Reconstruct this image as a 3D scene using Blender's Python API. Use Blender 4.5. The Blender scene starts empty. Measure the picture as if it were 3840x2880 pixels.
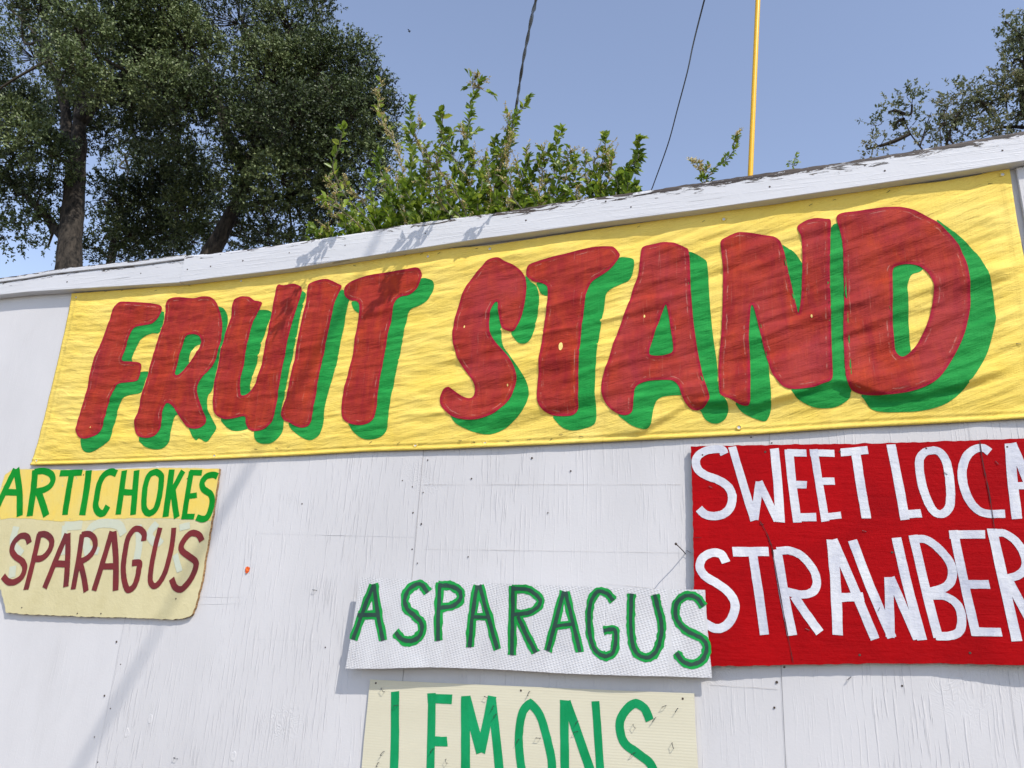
import bpy, bmesh, math, random
import numpy as np
from mathutils import Vector, Matrix, noise
from mathutils.geometry import delaunay_2d_cdt
R = math.radians
random.seed(7); rng = np.random.default_rng(7)
sc = bpy.context.scene
COL = sc.collection

# ---------------------------------------------------------------- camera, sky, sun, exposure
cd = bpy.data.cameras.new('camera'); cam = bpy.data.objects.new('camera', cd); COL.objects.link(cam)
cd.sensor_width = 36.0; cd.lens = 3000 / 3840 * 36; cd.clip_start = 0.05; cd.clip_end = 3000
CM = ((0.9463921881, 0.0530492601, 0.3186339628), (0.3186249346, -0.3154752087, -0.8938420127), (0.0531034585, 0.9474498238, -0.3154660901))
m4 = Matrix([list(r) + [0] for r in CM] + [[0, 0, 0, 1]]); m4.translation = Vector((0, -2.616153, 1.6))
cam.matrix_world = m4; sc.camera = cam

SUN = Vector((1.15, -1.0, 1.70)).normalized()
w = bpy.data.worlds.new('World'); sc.world = w; w.use_nodes = True
wt = w.node_tree; wt.nodes.clear()
sk = wt.nodes.new('ShaderNodeTexSky'); sk.sky_type = 'NISHITA'; sk.sun_disc = False
sk.sun_elevation = math.asin(SUN.z); sk.sun_rotation = math.atan2(SUN.x, SUN.y)
sk.altitude = 100; sk.air_density = 1.0; sk.dust_density = 0.3; sk.ozone_density = 1.3
bg = wt.nodes.new('ShaderNodeBackground'); bg.inputs[1].default_value = 0.15
wo = wt.nodes.new('ShaderNodeOutputWorld')
tint = wt.nodes.new('ShaderNodeMix'); tint.data_type = 'RGBA'; tint.blend_type = 'MULTIPLY'; tint.inputs[0].default_value = 1.0; tint.inputs[7].default_value = (1.12, .985, .955, 1)
wt.links.new(sk.outputs[0], tint.inputs[6]); hz = wt.nodes.new('ShaderNodeHueSaturation'); hz.inputs['Saturation'].default_value = .90; hz.inputs['Value'].default_value = 1.03
wt.links.new(tint.outputs[2], hz.inputs['Color']); wt.links.new(hz.outputs[0], bg.inputs[0]); wt.links.new(bg.outputs[0], wo.inputs[0])
sd = bpy.data.lights.new('sun', 'SUN'); sd.energy = 2.6; sd.angle = R(0.53); sd.color = (1.0, 0.95, 0.88)
so = bpy.data.objects.new('sun', sd); COL.objects.link(so); so.rotation_euler = SUN.to_track_quat('Z', 'Y').to_euler(); so.location = (6, -5, 9)
vs = sc.view_settings; vs.view_transform = 'Standard'; vs.look = 'None'; vs.exposure = 0.72; vs.gamma = 1.0; vs.use_curve_mapping = False

# ---------------------------------------------------------------- materials
class NT:
    def __init__(s, name, rough=0.6, spec=0.5):
        s.m = bpy.data.materials.new(name); s.m.use_nodes = True
        s.t = s.m.node_tree; s.b = s.t.nodes['Principled BSDF']
        s.b.inputs['Roughness'].default_value = rough; s.b.inputs['Specular IOR Level'].default_value = spec
        tc = s.t.nodes.new('ShaderNodeTexCoord'); s.co = tc.outputs['Object']
    def n(s, typ): return s.t.nodes.new('ShaderNode' + typ)
    def l(s, a, b): s.t.links.new(a, b)
    def mp(s, scale, rot=(0, 0, 0), co=None):
        k = s.n('Mapping'); k.inputs['Scale'].default_value = scale; k.inputs['Rotation'].default_value = rot
        s.l(co or s.co, k.inputs['Vector']); return k.outputs[0]
    def noise(s, scale=(1, 1, 1), detail=4, rough=.55, dist=0.0, rot=(0, 0, 0), co=None):
        k = s.n('TexNoise'); k.inputs['Scale'].default_value = 1; k.inputs['Detail'].default_value = detail
        k.inputs['Roughness'].default_value = rough; k.inputs['Distortion'].default_value = dist
        s.l(s.mp(scale, rot, co), k.inputs['Vector']); return k.outputs['Fac']
    def rng(s, v, a, b, c=0.0, d=1.0, smooth=False):
        k = s.n('MapRange'); k.clamp = True
        if smooth: k.interpolation_type = 'SMOOTHSTEP'
        for i, q in enumerate((a, b, c, d)): k.inputs[i + 1].default_value = q
        s.l(v, k.inputs[0]); return k.outputs[0]
    def math(s, op, a, b=0.0, c=None):
        k = s.n('Math'); k.operation = op
        for i, q in enumerate((a, b, c)):
            if q is None: continue
            if isinstance(q, (int, float)): k.inputs[i].default_value = q
            else: s.l(q, k.inputs[i])
        return k.outputs[0]
    def mix(s, f, a, b, mode='MIX'):
        k = s.n('Mix'); k.data_type = 'RGBA'; k.blend_type = mode
        for i, q in ((0, f), (6, a), (7, b)):
            if isinstance(q, (int, float)): k.inputs[i].default_value = q
            elif isinstance(q, (tuple, list)): k.inputs[i].default_value = tuple(q) + (1,)
            else: s.l(q, k.inputs[i])
        return k.outputs[2]
    def attr(s, name):
        k = s.n('Attribute'); k.attribute_name = name; return k.outputs['Fac']
    def color(s, v):
        if isinstance(v, tuple): s.b.inputs['Base Color'].default_value = v + (1,)
        else: s.l(v, s.b.inputs['Base Color'])
    def bump(s, h, dist=.002, strength=1.0, prev=None):
        k = s.n('Bump'); k.inputs['Strength'].default_value = strength; k.inputs['Distance'].default_value = dist
        s.l(h, k.inputs['Height'])
        if prev is not None: s.l(prev, k.inputs['Normal'])
        s.l(k.outputs[0], s.b.inputs['Normal']); return k.outputs[0]

def mat_wall(name, col, grain=1.0, smooth_left=False):
    t = NT(name, .6, .2)
    warp = t.noise((2.2, 1, 1.1), 3)
    # warp the grain sideways so that it flows round figure in the veneer
    cx = t.n('SeparateXYZ'); t.l(t.co, cx.inputs[0])
    wx = t.math('MULTIPLY_ADD', warp, .05, cx.outputs[0])
    cc = t.n('CombineXYZ'); t.l(wx, cc.inputs[0]); t.l(cx.outputs[1], cc.inputs[1]); t.l(cx.outputs[2], cc.inputs[2])
    g1 = t.noise((130, 1, 6.5), 3, .55, .05, co=cc.outputs[0])
    g2 = t.noise((170, 1, 12.0), 2, .5, 0, co=cc.outputs[0])
    ridge = t.rng(g1, .53, .68, 0, 1, True)
    pit = t.rng(g2, .30, .40, 1, 0, True)
    patch = t.rng(t.noise((2.3, 1, .9), 4, .6), .36, .62, .18, 1, True)
    if smooth_left: patch = t.math('MULTIPLY', patch, .25)
    fig = t.noise((9, 1, 7), 2, .5, 2.5)
    figm = t.math('MULTIPLY', t.math('SINE', t.math('MULTIPLY', fig, 90.0)), t.rng(t.noise((1.3, 1, 1.6), 2), .60, .70, 0, .55, True))
    h = t.math('MULTIPLY', t.math('SUBTRACT', ridge, t.math('MULTIPLY', pit, .06)), patch)
    h = t.math('ADD', h, t.math('MULTIPLY', figm, .45))
    h = t.math('ADD', h, t.math('MULTIPLY', t.noise((120, 120, 120), 3), .22))
    t.bump(h, .0017 * grain, .8)
    v = t.rng(t.noise((1.3, 1, .7), 5, .62), .3, .7, .88, 1.05)
    c = t.mix(1.0, col, v, 'MULTIPLY')
    crack = t.math('MULTIPLY', t.rng(t.noise((190, 1, 4.5), 3, .6, 0, co=cc.outputs[0]), .31, .37, 1, 0), patch)
    c = t.mix(t.math('MULTIPLY', crack, .05), c, (.33, .33, .34))
    grime = t.rng(t.noise((3.5, 1, 1.2), 5, .7), .58, .75, 0, .16)
    c = t.mix(grime, c, (.42, .40, .38))
    spk = t.rng(t.noise((45, 45, 45), 1, .4), .83, .85, 0, .5)
    c = t.mix(spk, c, (.10, .085, .07))
    t.color(c); return t.m

WALL = mat_wall('white_painted_plywood', (.625, .61, .605))
WALL_S = mat_wall('white_painted_plywood_smooth', (.645, .63, .625), 1.0, True)

def mat_fascia():
    t = NT('peeling_white_board', .55, .35)
    e = t.attr('edge')
    g = t.noise((4, 30, 120), 4, .6, .2)
    ridge = t.rng(g, .52, .64, 0, 1, True)
    pn = t.noise((11, 20, 75), 7, .7, .9)
    amt = t.attr('peel')
    thr = t.math('SUBTRACT', t.math('MULTIPLY', amt, 1.05), t.math('MULTIPLY', e, 26.0))     # near the top edge the paint has gone
    s = t.math('ADD', t.math('MULTIPLY', t.math('SUBTRACT', pn, .5), 4.2), thr)
    bare = t.rng(s, .02, .10)
    curl = t.rng(s, -.10, .05, 0, 1, True)
    wood = t.mix(t.rng(t.noise((6, 30, 160), 4, .7), .35, .65), (.022, .017, .014), (.10, .078, .062))
    v = t.rng(t.noise((1.6, 1, 12), 5, .6), .3, .7, .93, 1.03)
    c = t.mix(1.0, (.63, .63, .64), v, 'MULTIPLY')
    cr = t.rng(t.noise((2.4, 20, 95), 3, .6, .3), .685, .70, 0, .55)
    c = t.mix(cr, c, (.16, .15, .15))
    c = t.mix(bare, c, wood)
    t.color(c)
    h = t.math('ADD', t.math('MULTIPLY', ridge, .35), t.math('MULTIPLY', t.math('SUBTRACT', 1.0, bare), 1.3))
    h = t.math('ADD', h, t.math('MULTIPLY', curl, .3)); h = t.math('SUBTRACT', h, t.math('MULTIPLY', cr, .8))
    h = t.math('ADD', h, t.math('MULTIPLY', t.noise((60, 60, 60), 3), .5))
    t.bump(h, .0016, .8); return t.m
FASCIA = mat_fascia()

def mat_bare(name, a, b, sc_=(8, 30, 120), rough=.85, bd=.002):
    t = NT(name, rough, .2); f = t.noise(sc_, 5, .65, .3)
    t.color(t.mix(t.rng(f, .35, .65), a, b)); t.bump(f, bd, .8); return t.m
OLDWOOD = mat_bare('weathered_bare_wood', (.04, .03, .024), (.17, .135, .105))
def mat_flaked():
    t = NT('bare_wood_with_white_flakes', .8, .15)
    wd = t.mix(t.rng(t.noise((6, 30, 140), 5, .7), .35, .65), (.018, .014, .012), (.085, .067, .055))
    fl = t.rng(t.noise((9, 24, 42), 6, .7, .5), .47, .52)
    c = t.mix(fl, wd, (.58, .57, .56)); t.color(c)
    t.bump(t.math('ADD', fl, t.math('MULTIPLY', t.noise((10, 30, 160), 4, .7), .8)), .003, .9); return t.m
FLAKED = mat_flaked()
EDGEWOOD = mat_bare('splintered_plywood_edge', (.14, .07, .03), (.38, .24, .11), (40, 40, 160))
STUD = mat_bare('raw_stud_timber', (.22, .15, .09), (.36, .27, .17), (8, 8, 60))

def mat_cloth(name, kind):
    # painted canvas: cloth threads, brushed paint, scuffs; kind picks the pigment
    t = NT(name, .65, .10)
    cx = t.n('SeparateXYZ'); t.l(t.co, cx.inputs[0])
    sl = t.math('MULTIPLY_ADD', cx.outputs[0], .057, .16)
    vz = t.math('SUBTRACT', cx.outputs[2], t.math('MULTIPLY', sl, cx.outputs[0]))
    cc = t.n('CombineXYZ'); t.l(cx.outputs[0], cc.inputs[0]); t.l(vz, cc.inputs[2])
    w1 = t.noise((11, 1, 46), 5, .62, .8, co=cc.outputs[0])
    w2 = t.noise((30, 1, 150), 4, .6, .8, co=cc.outputs[0])
    thr = t.noise((420, 1, 420), 1, .5)
    vert = t.noise((150, 1, 7), 3, .6)
    h = t.math('ADD', t.math('MULTIPLY', w1, 1.4), t.math('MULTIPLY', w2, .7))
    h = t.math('ADD', h, t.math('MULTIPLY', thr, .12)); h = t.math('ADD', h, t.math('MULTIPLY', vert, .30))
    t.bump(h, .0034, .85)
    if kind == 'yellow':
        v = t.rng(t.noise((3, 1, 5), 5, .65), .3, .7, 0, 1)
        c = t.mix(v, (.80, .57, .09), (.86, .655, .165))
        st = t.rng(t.noise((14, 1, 1.6), 4, .6), .56, .68, 0, .35)
        c = t.mix(st, c, (.72, .50, .11))
        dips = t.rng(w2, .26, .34, .45, 0); c = t.mix(dips, c, (.42, .27, .04))  # browner yellow where the fine wrinkle noise is lowest
    elif kind == 'red':
        v = t.rng(t.noise((13, 1, 3.4), 6, .72, .6), .36, .64, 0, 1)
        c = t.mix(v, (.27, .017, .016), (.42, .046, .014))
        fade = t.attr('fade'); v2 = t.rng(t.noise((5, 1, 4), 4, .6), .35, .65)
        c = t.mix(t.math('MULTIPLY', fade, v2), c, (.36, .045, .055))
        ed = t.attr('rim'); jn = t.noise((30, 1, 30), 3)
        em = t.rng(t.math('ADD', ed, t.math('MULTIPLY', jn, .010)), .010, .018, .75, 0)
        c = t.mix(em, c, (.33, .008, .035))
        ln = t.math('SUBTRACT', 1.0, t.math('MULTIPLY', t.math('ABSOLUTE', t.math('SUBTRACT', t.math('ADD', ed, t.math('MULTIPLY', jn, .010)), .021)), 420.0))
        lnm = t.math('MULTIPLY', t.math('MAXIMUM', ln, 0.0), t.rng(t.noise((16, 1, 16), 4, .7), .50, .60, 0, .55))
        c = t.mix(lnm, c, (.56, .30, .24))
        sc1 = t.rng(t.noise((150, 1, 5), 4, .75, .2), .62, .74, 0, .6); sc2 = t.rng(t.noise((7, 1, 240), 4, .75, .2), .67, .75, 0, .45)
        wear = t.rng(t.noise((4.5, 1, 3), 4, .7), .40, .56)
        c = t.mix(t.math('MULTIPLY', t.math('MAXIMUM', sc1, sc2), wear), c, (.60, .36, .25))
    else:
        v = t.rng(t.noise((6, 1, 28), 5, .7, .4), .32, .68, 0, 1)
        c = t.mix(v, (.008, .21, .036), (.028, .33, .064))
        sc1 = t.rng(t.noise((160, 1, 8), 4, .7, .2), .68, .76, 0, .3)
        c = t.mix(sc1, c, (.25, .52, .32))
    t.color(c); return t.m
CL_Y = mat_cloth('yellow_canvas', 'yellow'); CL_R = mat_cloth('brick_red_paint_on_canvas', 'red'); CL_G = mat_cloth('green_paint_on_canvas', 'green')

def mat_paint(name, a, b, rough=.45, spec=.16, brush=(40, 40, 8), chips=None, chipamt=.78, bd=.0009, blotch=(6, 6, 5), var=(.35, .65), chipscale=26):
    t = NT(name, rough, spec)
    f = t.noise(brush, 5, .65, .3); g = t.noise(blotch, 5, .65, .4)
    c = t.mix(t.rng(g, var[0], var[1]), a, b)
    c = t.mix(t.rng(f, .3, .7, 0, .35), c, b)
    h = t.math('ADD', f, t.math('MULTIPLY', t.noise((90, 90, 90), 3), .5))
    if chips:
        ch = t.rng(t.noise((chipscale,) * 3, 5, .7, .6), chipamt, chipamt + .02)
        c = t.mix(ch, c, chips); h = t.math('SUBTRACT', h, t.math('MULTIPLY', ch, 1.5))
    t.color(c); t.bump(h, bd, .8); return t.m
P_CREAM = mat_paint('cream_paint', (.57, .50, .27), (.64, .57, .33), .5, .14, (30, 30, 30), (.42, .33, .12), .74, .0016)
P_BAND = mat_paint('yellow_sign_paint', (.80, .56, .09), (.74, .58, .16), .5, .14, (50, 50, 12), (.55, .58, .40), .66, .0014)
P_GHOST = mat_paint('faded_blue_lettering', (.53, .575, .46), (.57, .57, .42), .5, .14, (30, 30, 30))
P_AGREEN = mat_paint('green_sign_paint', (.002, .19, .014), (.006, .26, .024), .5, .06, (40, 40, 40), (.02, .36, .10), .72)
P_MAROON = mat_paint('maroon_sign_paint', (.115, .022, .026), (.20, .025, .026), .5, .14, (40, 40, 40), (.05, .02, .02), .76, .0009, (2, 2, 9))
P_RED = mat_paint('glossy_red_paint', (.27, .001, .003), (.40, .002, .004), .42, .07, (9, 9, 60), (.16, .01, .01), .735, .0026, (3, 3, 3))
P_WHITE = mat_paint('brushed_white_lettering', (.44, .45, .53), (.72, .72, .725), .42, .12, (16, 16, 70), (.5, .48, .5), .80, .0022, (12, 12, 5))
P_LGREEN = mat_paint('jade_green_lettering', (.002, .22, .065), (.008, .31, .11), .35, .14, (90, 90, 12), None)
P_CGREEN = mat_paint('bright_green_marker_paint', (.006, .22, .035), (.012, .33, .06), .3, .14, (60, 60, 60), (.45, .62, .46), .72)
P_CDARK = mat_paint('dark_green_marker_line', (.018, .05, .04), (.035, .075, .058), .4, .14, (60, 60, 60), None)

def mat_cardboard():
    t = NT('white_ribbed_cardboard', .5, .4)
    # embossed cells in rows
    cx = t.n('SeparateXYZ'); t.l(t.co, cx.inputs[0])
    a = t.math('SINE', t.math('MULTIPLY_ADD', t.noise((20, 1, 20), 2), 1.6, t.math('MULTIPLY', t.math('MULTIPLY_ADD', cx.outputs[2], .35, cx.outputs[0]), 2 * math.pi / .0105))); b = t.math('SINE', t.math('MULTIPLY_ADD', t.noise((24, 1, 14), 2), 1.6, t.math('MULTIPLY', t.math('MULTIPLY_ADD', cx.outputs[0], -.30, cx.outputs[2]), 2 * math.pi / .0085)))
    ab = t.math('MULTIPLY', t.math('ADD', a, 1.0), t.math('ADD', b, 1.0))
    fl = t.rng(t.noise((38, 1, 1.2), 3, .6), .58, .64, 0, 1)
    crs = t.rng(t.noise((30, 1, .5), 2, .5), .66, .68, 0, 1)
    h = t.math('MULTIPLY', ab, t.math('SUBTRACT', 1.0, t.math('MULTIPLY', fl, .8)))
    h = t.math('ADD', t.math('MULTIPLY', h, .25), t.math('MULTIPLY', t.noise((9, 1, 9), 4, .6), 2.2))
    h = t.math('SUBTRACT', h, t.math('MULTIPLY', crs, .8))
    t.bump(h, .0010, .8)
    c = t.mix(t.rng(t.noise((7, 1, 5), 5, .6), .35, .65), (.54, .53, .53), (.63, .625, .625))
    c = t.mix(t.rng(t.noise((38, 1, 1.5), 3), .60, .70, 0, .25), c, (.50, .485, .46))
    c = t.mix(t.rng(t.noise((55, 1, 55), 2, .5), .77, .79, 0, .8), c, (.12, .11, .10))
    t.color(c); return t.m
CARD = mat_cardboard()

def mat_corr():
    t = NT('cream_corrugated_plastic', .38, .5)
    cx = t.n('SeparateXYZ'); t.l(t.co, cx.inputs[0])
    k = t.math('SINE', t.math('MULTIPLY', t.math('ADD', cx.outputs[2], t.math('MULTIPLY', cx.outputs[0], -.024)), 2 * math.pi / .0082))
    t.bump(t.math('ADD', t.math('MULTIPLY', k, .55), t.math('MULTIPLY', t.noise((14, 1, 14), 4), 1.5)), .00028, .5)
    c = t.mix(t.rng(t.noise((2, 1, 9), 4, .6), .35, .65), (.615, .57, .415), (.65, .605, .445))
    c = t.mix(t.rng(k, .55, 1, 0, .12), c, (.74, .72, .60))
    t.color(c); return t.m
CORR = mat_corr()

def mat_plain(name, col, rough=.5, metal=0.0, var=.15):
    t = NT(name, rough, .5); t.b.inputs['Metallic'].default_value = metal
    t.color(t.mix(t.rng(t.noise((60, 60, 60), 4), .3, .7), tuple(c * (1 - var) for c in col), tuple(min(1, c * (1 + var)) for c in col))); return t.m
RUST = mat_plain('rusty_nail_steel', (.055, .035, .024), .7, 0, .5)
STEEL = mat_plain('dull_staple_wire', (.05, .05, .055), .5, .5)
BRASS = mat_plain('worn_grommet_metal', (.52, .44, .26), .4, .7)
YPOLE = mat_plain('yellow_plastic_pole', (.78, .43, .008), .35, 0, .06)
CABLE = mat_plain('black_cable_sheath', (.012, .013, .016), .5)
ORANGE = mat_plain('orange_scrap', (.72, .11, .008), .6, 0, .25)
CRACK = mat_plain('dark_split', (.05, .004, .005), .8)
GROOVE = mat_plain('shallow_paint_groove', (.36, .36, .37), .7)
FEATHER = mat_plain('dark_feathers', (.02, .02, .022), .7)
TEARP = mat_plain('bare_yellow_canvas_spot', (.80, .60, .18), .7)

def mat_leaf(name, cols, rough=.42, trans=.25, spec=.5):
    t = NT(name, rough, spec); a = t.attr('tint')
    r = t.n('ValToRGB'); t.l(a, r.inputs[0]); el = r.color_ramp.elements
    el[0].position = 0; el[0].color = cols[0] + (1,); el[1].position = 1; el[1].color = cols[-1] + (1,)
    for i, c in enumerate(cols[1:-1]):
        e = el.new((i + 1) / (len(cols) - 1)); e.color = c + (1,)
    t.l(r.outputs[0], t.b.inputs['Base Color'])
    tr = t.n('BsdfTranslucent'); mx = t.n('MixShader'); mx.inputs[0].default_value = trans
    hs = t.n('HueSaturation'); hs.inputs['Value'].default_value = 1.5; t.l(r.outputs[0], hs.inputs['Color']); t.l(hs.outputs[0], tr.inputs[0])
    t.l(t.b.outputs[0], mx.inputs[1]); t.l(tr.outputs[0], mx.inputs[2]); t.l(mx.outputs[0], t.t.nodes['Material Output'].inputs[0]); return t.m
LEAF_OAK = mat_leaf('oak_leaf', [(.012, .018, .007), (.035, .050, .017), (.092, .128, .040), (.20, .235, .095)], .45, .08, .3)
LEAF_R = mat_leaf('brownish_oak_leaf', [(.06, .08, .035), (.11, .135, .055), (.16, .17, .08), (.21, .18, .10)], .5, .3)
LEAF_S = mat_leaf('shrub_leaf', [(.05, .095, .010), (.12, .19, .018), (.22, .30, .03), (.36, .39, .06)], .38, .35)
LEAF_Y = mat_leaf('yellowing_leaf', [(.12, .13, .025), (.22, .20, .035), (.34, .27, .06), (.40, .31, .10)], .5, .3)
BLOOM = mat_leaf('dry_pale_blossom', [(.40, .30, .11), (.56, .45, .19), (.60, .54, .33), (.58, .43, .10)], .8, .2, .2)
BARK = mat_bare('grey_brown_bark', (.009, .008, .007), (.062, .051, .040), (14, 14, 5), .9, .03)
TWIG = mat_bare('dark_twig_bark', (.03, .025, .018), (.08, .065, .045), (40, 40, 40), .9, .003)
STEM = mat_bare('pale_shrub_stem', (.16, .15, .10), (.32, .29, .22), (60, 60, 60), .8, .001)
GROUND = None
def mat_ground():
    t = NT('dry_dirt_and_gravel', .95, .2); f = t.noise((3, 3, 3), 6, .7); g = t.noise((60, 60, 60), 3)
    c = t.mix(t.rng(f, .3, .7), (.10, .088, .072), (.16, .14, .115)); c = t.mix(t.rng(g, .45, .6), c, (.22, .20, .175))
    t.color(c); t.bump(t.math('ADD', f, g), .02, .7); return t.m
GROUND = mat_ground()

# ---------------------------------------------------------------- object helpers
def tag(o, label=None, cat=None, group=None, kind=None):
    if label: o['label'] = label
    if cat: o['category'] = cat
    if group: o['group'] = group
    if kind: o['kind'] = kind
    return o
def thing(name, label, cat, loc=(0, 0, 0), group=None):
    o = bpy.data.objects.new(name, None); o.empty_display_size = .2; COL.objects.link(o); o.location = loc
    return tag(o, label, cat, group)
def link(name, me, parent=None, mat=None, kind=None):
    if mat is not None and not me.materials:
        for q in (mat if isinstance(mat, (list, tuple)) else [mat]): me.materials.append(q)
    o = bpy.data.objects.new(name, me); COL.objects.link(o)
    if parent: o.parent = parent
    if kind: o['kind'] = kind
    return o
def pydata(name, v, f, parent=None, mat=None, smooth=False, kind=None, mi=None):
    # v in world metres; stored relative to the parent's base
    if parent is not None:
        p = Vector(parent.location); q = parent.parent
        while q: p += Vector(q.location); q = q.parent
        v = [(a - p.x, b - p.y, c - p.z) for a, b, c in v]
    me = bpy.data.meshes.new(name); me.from_pydata(v, [], f); 
    if smooth: me.polygons.foreach_set('use_smooth', [True] * len(f))
    o = link(name, me, parent, mat, kind)
    if mi is not None: me.polygons.foreach_set('material_index', mi)
    me.update(); return o
def smooth_loop(p, n=4):
    out = []; L = len(p)
    for i in range(L):
        p0, p1, p2, p3 = (np.array(p[(i + k) % L], float) for k in (-1, 0, 1, 2))
        for j in range(n):
            t = j / n
            out.append(tuple(.5 * ((2 * p1) + (-p0 + p2) * t + (2 * p0 - 5 * p1 + 4 * p2 - p3) * t * t + (-p0 + 3 * p1 - 3 * p2 + p3) * t ** 3)))
    return out
def smooth_line(p, n=5):
    if len(p) < 3: 
        return [tuple(np.array(p[0]) + (np.array(p[-1]) - np.array(p[0])) * i / n) for i in range(n + 1)]
    out = []; L = len(p)
    for i in range(L - 1):
        p0, p1, p2, p3 = (np.array(p[min(max(i + k, 0), L - 1)], float) for k in (-1, 0, 1, 2))
        for j in range(n):
            t = j / n
            out.append(tuple(.5 * ((2 * p1) + (-p0 + p2) * t + (2 * p0 - 5 * p1 + 4 * p2 - p3) * t * t + (-p0 + 3 * p1 - 3 * p2 + p3) * t ** 3)))
    out.append(tuple(map(float, p[-1]))); return out
def in_loops(pts, loops):
    x = pts[:, 0]; z = pts[:, 1]; ins = np.zeros(len(pts), bool)
    for lp in loops:
        a = np.array(lp); b = np.roll(a, -1, 0)
        for (x0, z0), (x1, z1) in zip(a, b):
            c = (z0 > z) != (z1 > z)
            with np.errstate(divide='ignore', invalid='ignore'): xi = (x1 - x0) * (z - z0) / (z1 - z0 + 1e-12) + x0
            ins ^= c & (x < xi)
    return ins
def loop_dist(pts, loops):
    d = np.full(len(pts), 9.0)
    for lp in loops:
        a = np.array(lp); b = np.roll(a, -1, 0)
        for p, q in zip(a, b):
            e = q - p; L = e @ e + 1e-12; t = np.clip(((pts - p) @ e) / L, 0, 1)
            d = np.minimum(d, np.hypot(*(pts - p - t[:, None] * e).T))
    return d
def cdt(loops, grid, inside, closed=True):
    V = []; E = []
    for lp in loops:
        s = len(V); V += [Vector(p) for p in lp]; n = len(lp)
        E += [(s + i, s + (i + 1) % n) for i in range(n)]
    if grid:
        a = np.array([tuple(v) for v in V]); lo = a.min(0); hi = a.max(0)
        gx, gz = np.meshgrid(np.arange(lo[0] + grid / 2, hi[0], grid), np.arange(lo[1] + grid / 2, hi[1], grid))
        g = np.stack([gx.ravel(), gz.ravel()], 1) + rng.uniform(-.15, .15, (gx.size, 2)) * grid
        g = g[inside(g)]
        if len(g): g = g[loop_dist(g, loops) > grid * .35]
        V += [Vector(p) for p in g]
    vo, eo, fo, *_ = delaunay_2d_cdt(V, E, [], 0, 1e-6, False)
    P = np.array([tuple(v) for v in vo]); F = [tuple(f) for f in fo]
    C = np.array([P[list(f)].mean(0) for f in F]); k = inside(C)
    F = [f for f, q in zip(F, k) if q]
    out = []
    for f in F:
        (x0, z0), (x1, z1), (x2, z2) = P[f[0]], P[f[1]], P[f[2]]
        ar = (x1 - x0) * (z2 - z0) - (x2 - x0) * (z1 - z0)
        out.append(f if ar > 0 else f[::-1])      # normals towards the camera side (-y)
    used = sorted({i for f in out for i in f}); mp = {u: i for i, u in enumerate(used)}
    return P[used], [tuple(mp[i] for i in f) for f in out]
mm = lambda L: [(x / 1000, z / 1000) for x, z in L]
def sheet(name, loops, offs, lift, mat, parent, grid=0, rim=False, fade=None, smooth=True):
    P, F = cdt(loops, grid, lambda q: in_loops(q, loops))
    v = [(x, -(offs(x, z) + lift), z) for x, z in P]
    o = pydata(name, v, F, parent, mat, smooth)
    if rim:
        a = o.data.attributes.new('rim', 'FLOAT', 'POINT'); a.data.foreach_set('value', loop_dist(P, loops).astype(np.float32))
        a = o.data.attributes.new('fade', 'FLOAT', 'POINT'); a.data.foreach_set('value', np.full(len(P), fade or 0, np.float32))
    return o
def ribbon(pts, wd, jit=.045):
    c = np.array(smooth_line(mm(pts), 6)); n = len(c); closed = np.hypot(*(c[0] - c[-1])) < .002
    d = np.gradient(c, axis=0)
    if closed: d[0] = d[-1] = (c[1] - c[-2])
    d /= np.hypot(d[:, 0], d[:, 1])[:, None] + 1e-9; nr = np.stack([-d[:, 1], d[:, 0]], 1)
    h = wd / 2000; s0, s1 = rng.uniform(0, 99, 2)
    ja = np.array([1 + jit * noise.noise((i * .6, s0, 0)) * 2 for i in range(n)]); jb = np.array([1 + jit * noise.noise((i * .6, s1, 5)) * 2 for i in range(n)])
    if closed: ja[-1] = ja[0]; jb[-1] = jb[0]
    a = c + nr * (h * ja)[:, None]; b = c - nr * (h * jb)[:, None]
    if not closed:      # ragged brush ends
        for e, sg in ((0, -1), (-1, 1)):
            a[e] += d[e] * sg * h * rng.uniform(-.16, .20); b[e] += d[e] * sg * h * rng.uniform(-.12, .18)
    return a, b, closed
def letter(name, strokes, offs, lift, mat, parent, grid=0, wk=1.0, jit=.045):
    rb = [ribbon(p, w_ * wk, jit) for p, w_ in strokes]; loops = []; quads = []
    for a, b, closed in rb:
        if closed: loops += [[tuple(q) for q in a[:-1]], [tuple(q) for q in b[:-1]]]
        else: loops.append([tuple(q) for q in a] + [tuple(q) for q in b[::-1]])
        for i in range(len(a) - 1): quads.append((a[i], a[i + 1], b[i + 1], b[i]))
    T = np.array([[q[0], q[1], q[2]] for q in quads] + [[q[0], q[2], q[3]] for q in quads])
    def inside(p):
        p = np.asarray(p); ins = np.zeros(len(p), bool)
        for t in T:
            s = []
            for i in range(3):
                u, v = t[i], t[(i + 1) % 3]; s.append((v[0] - u[0]) * (p[:, 1] - u[1]) - (v[1] - u[1]) * (p[:, 0] - u[0]))
            s = np.array(s); ins |= (s >= -1e-9).all(0) | (s <= 1e-9).all(0)
        return ins
    P, F = cdt(loops, grid, inside)
    v = [(x, -(offs(x, z) + lift), z) for x, z in P]
    return pydata(name, v, F, parent, mat, True)
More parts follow.
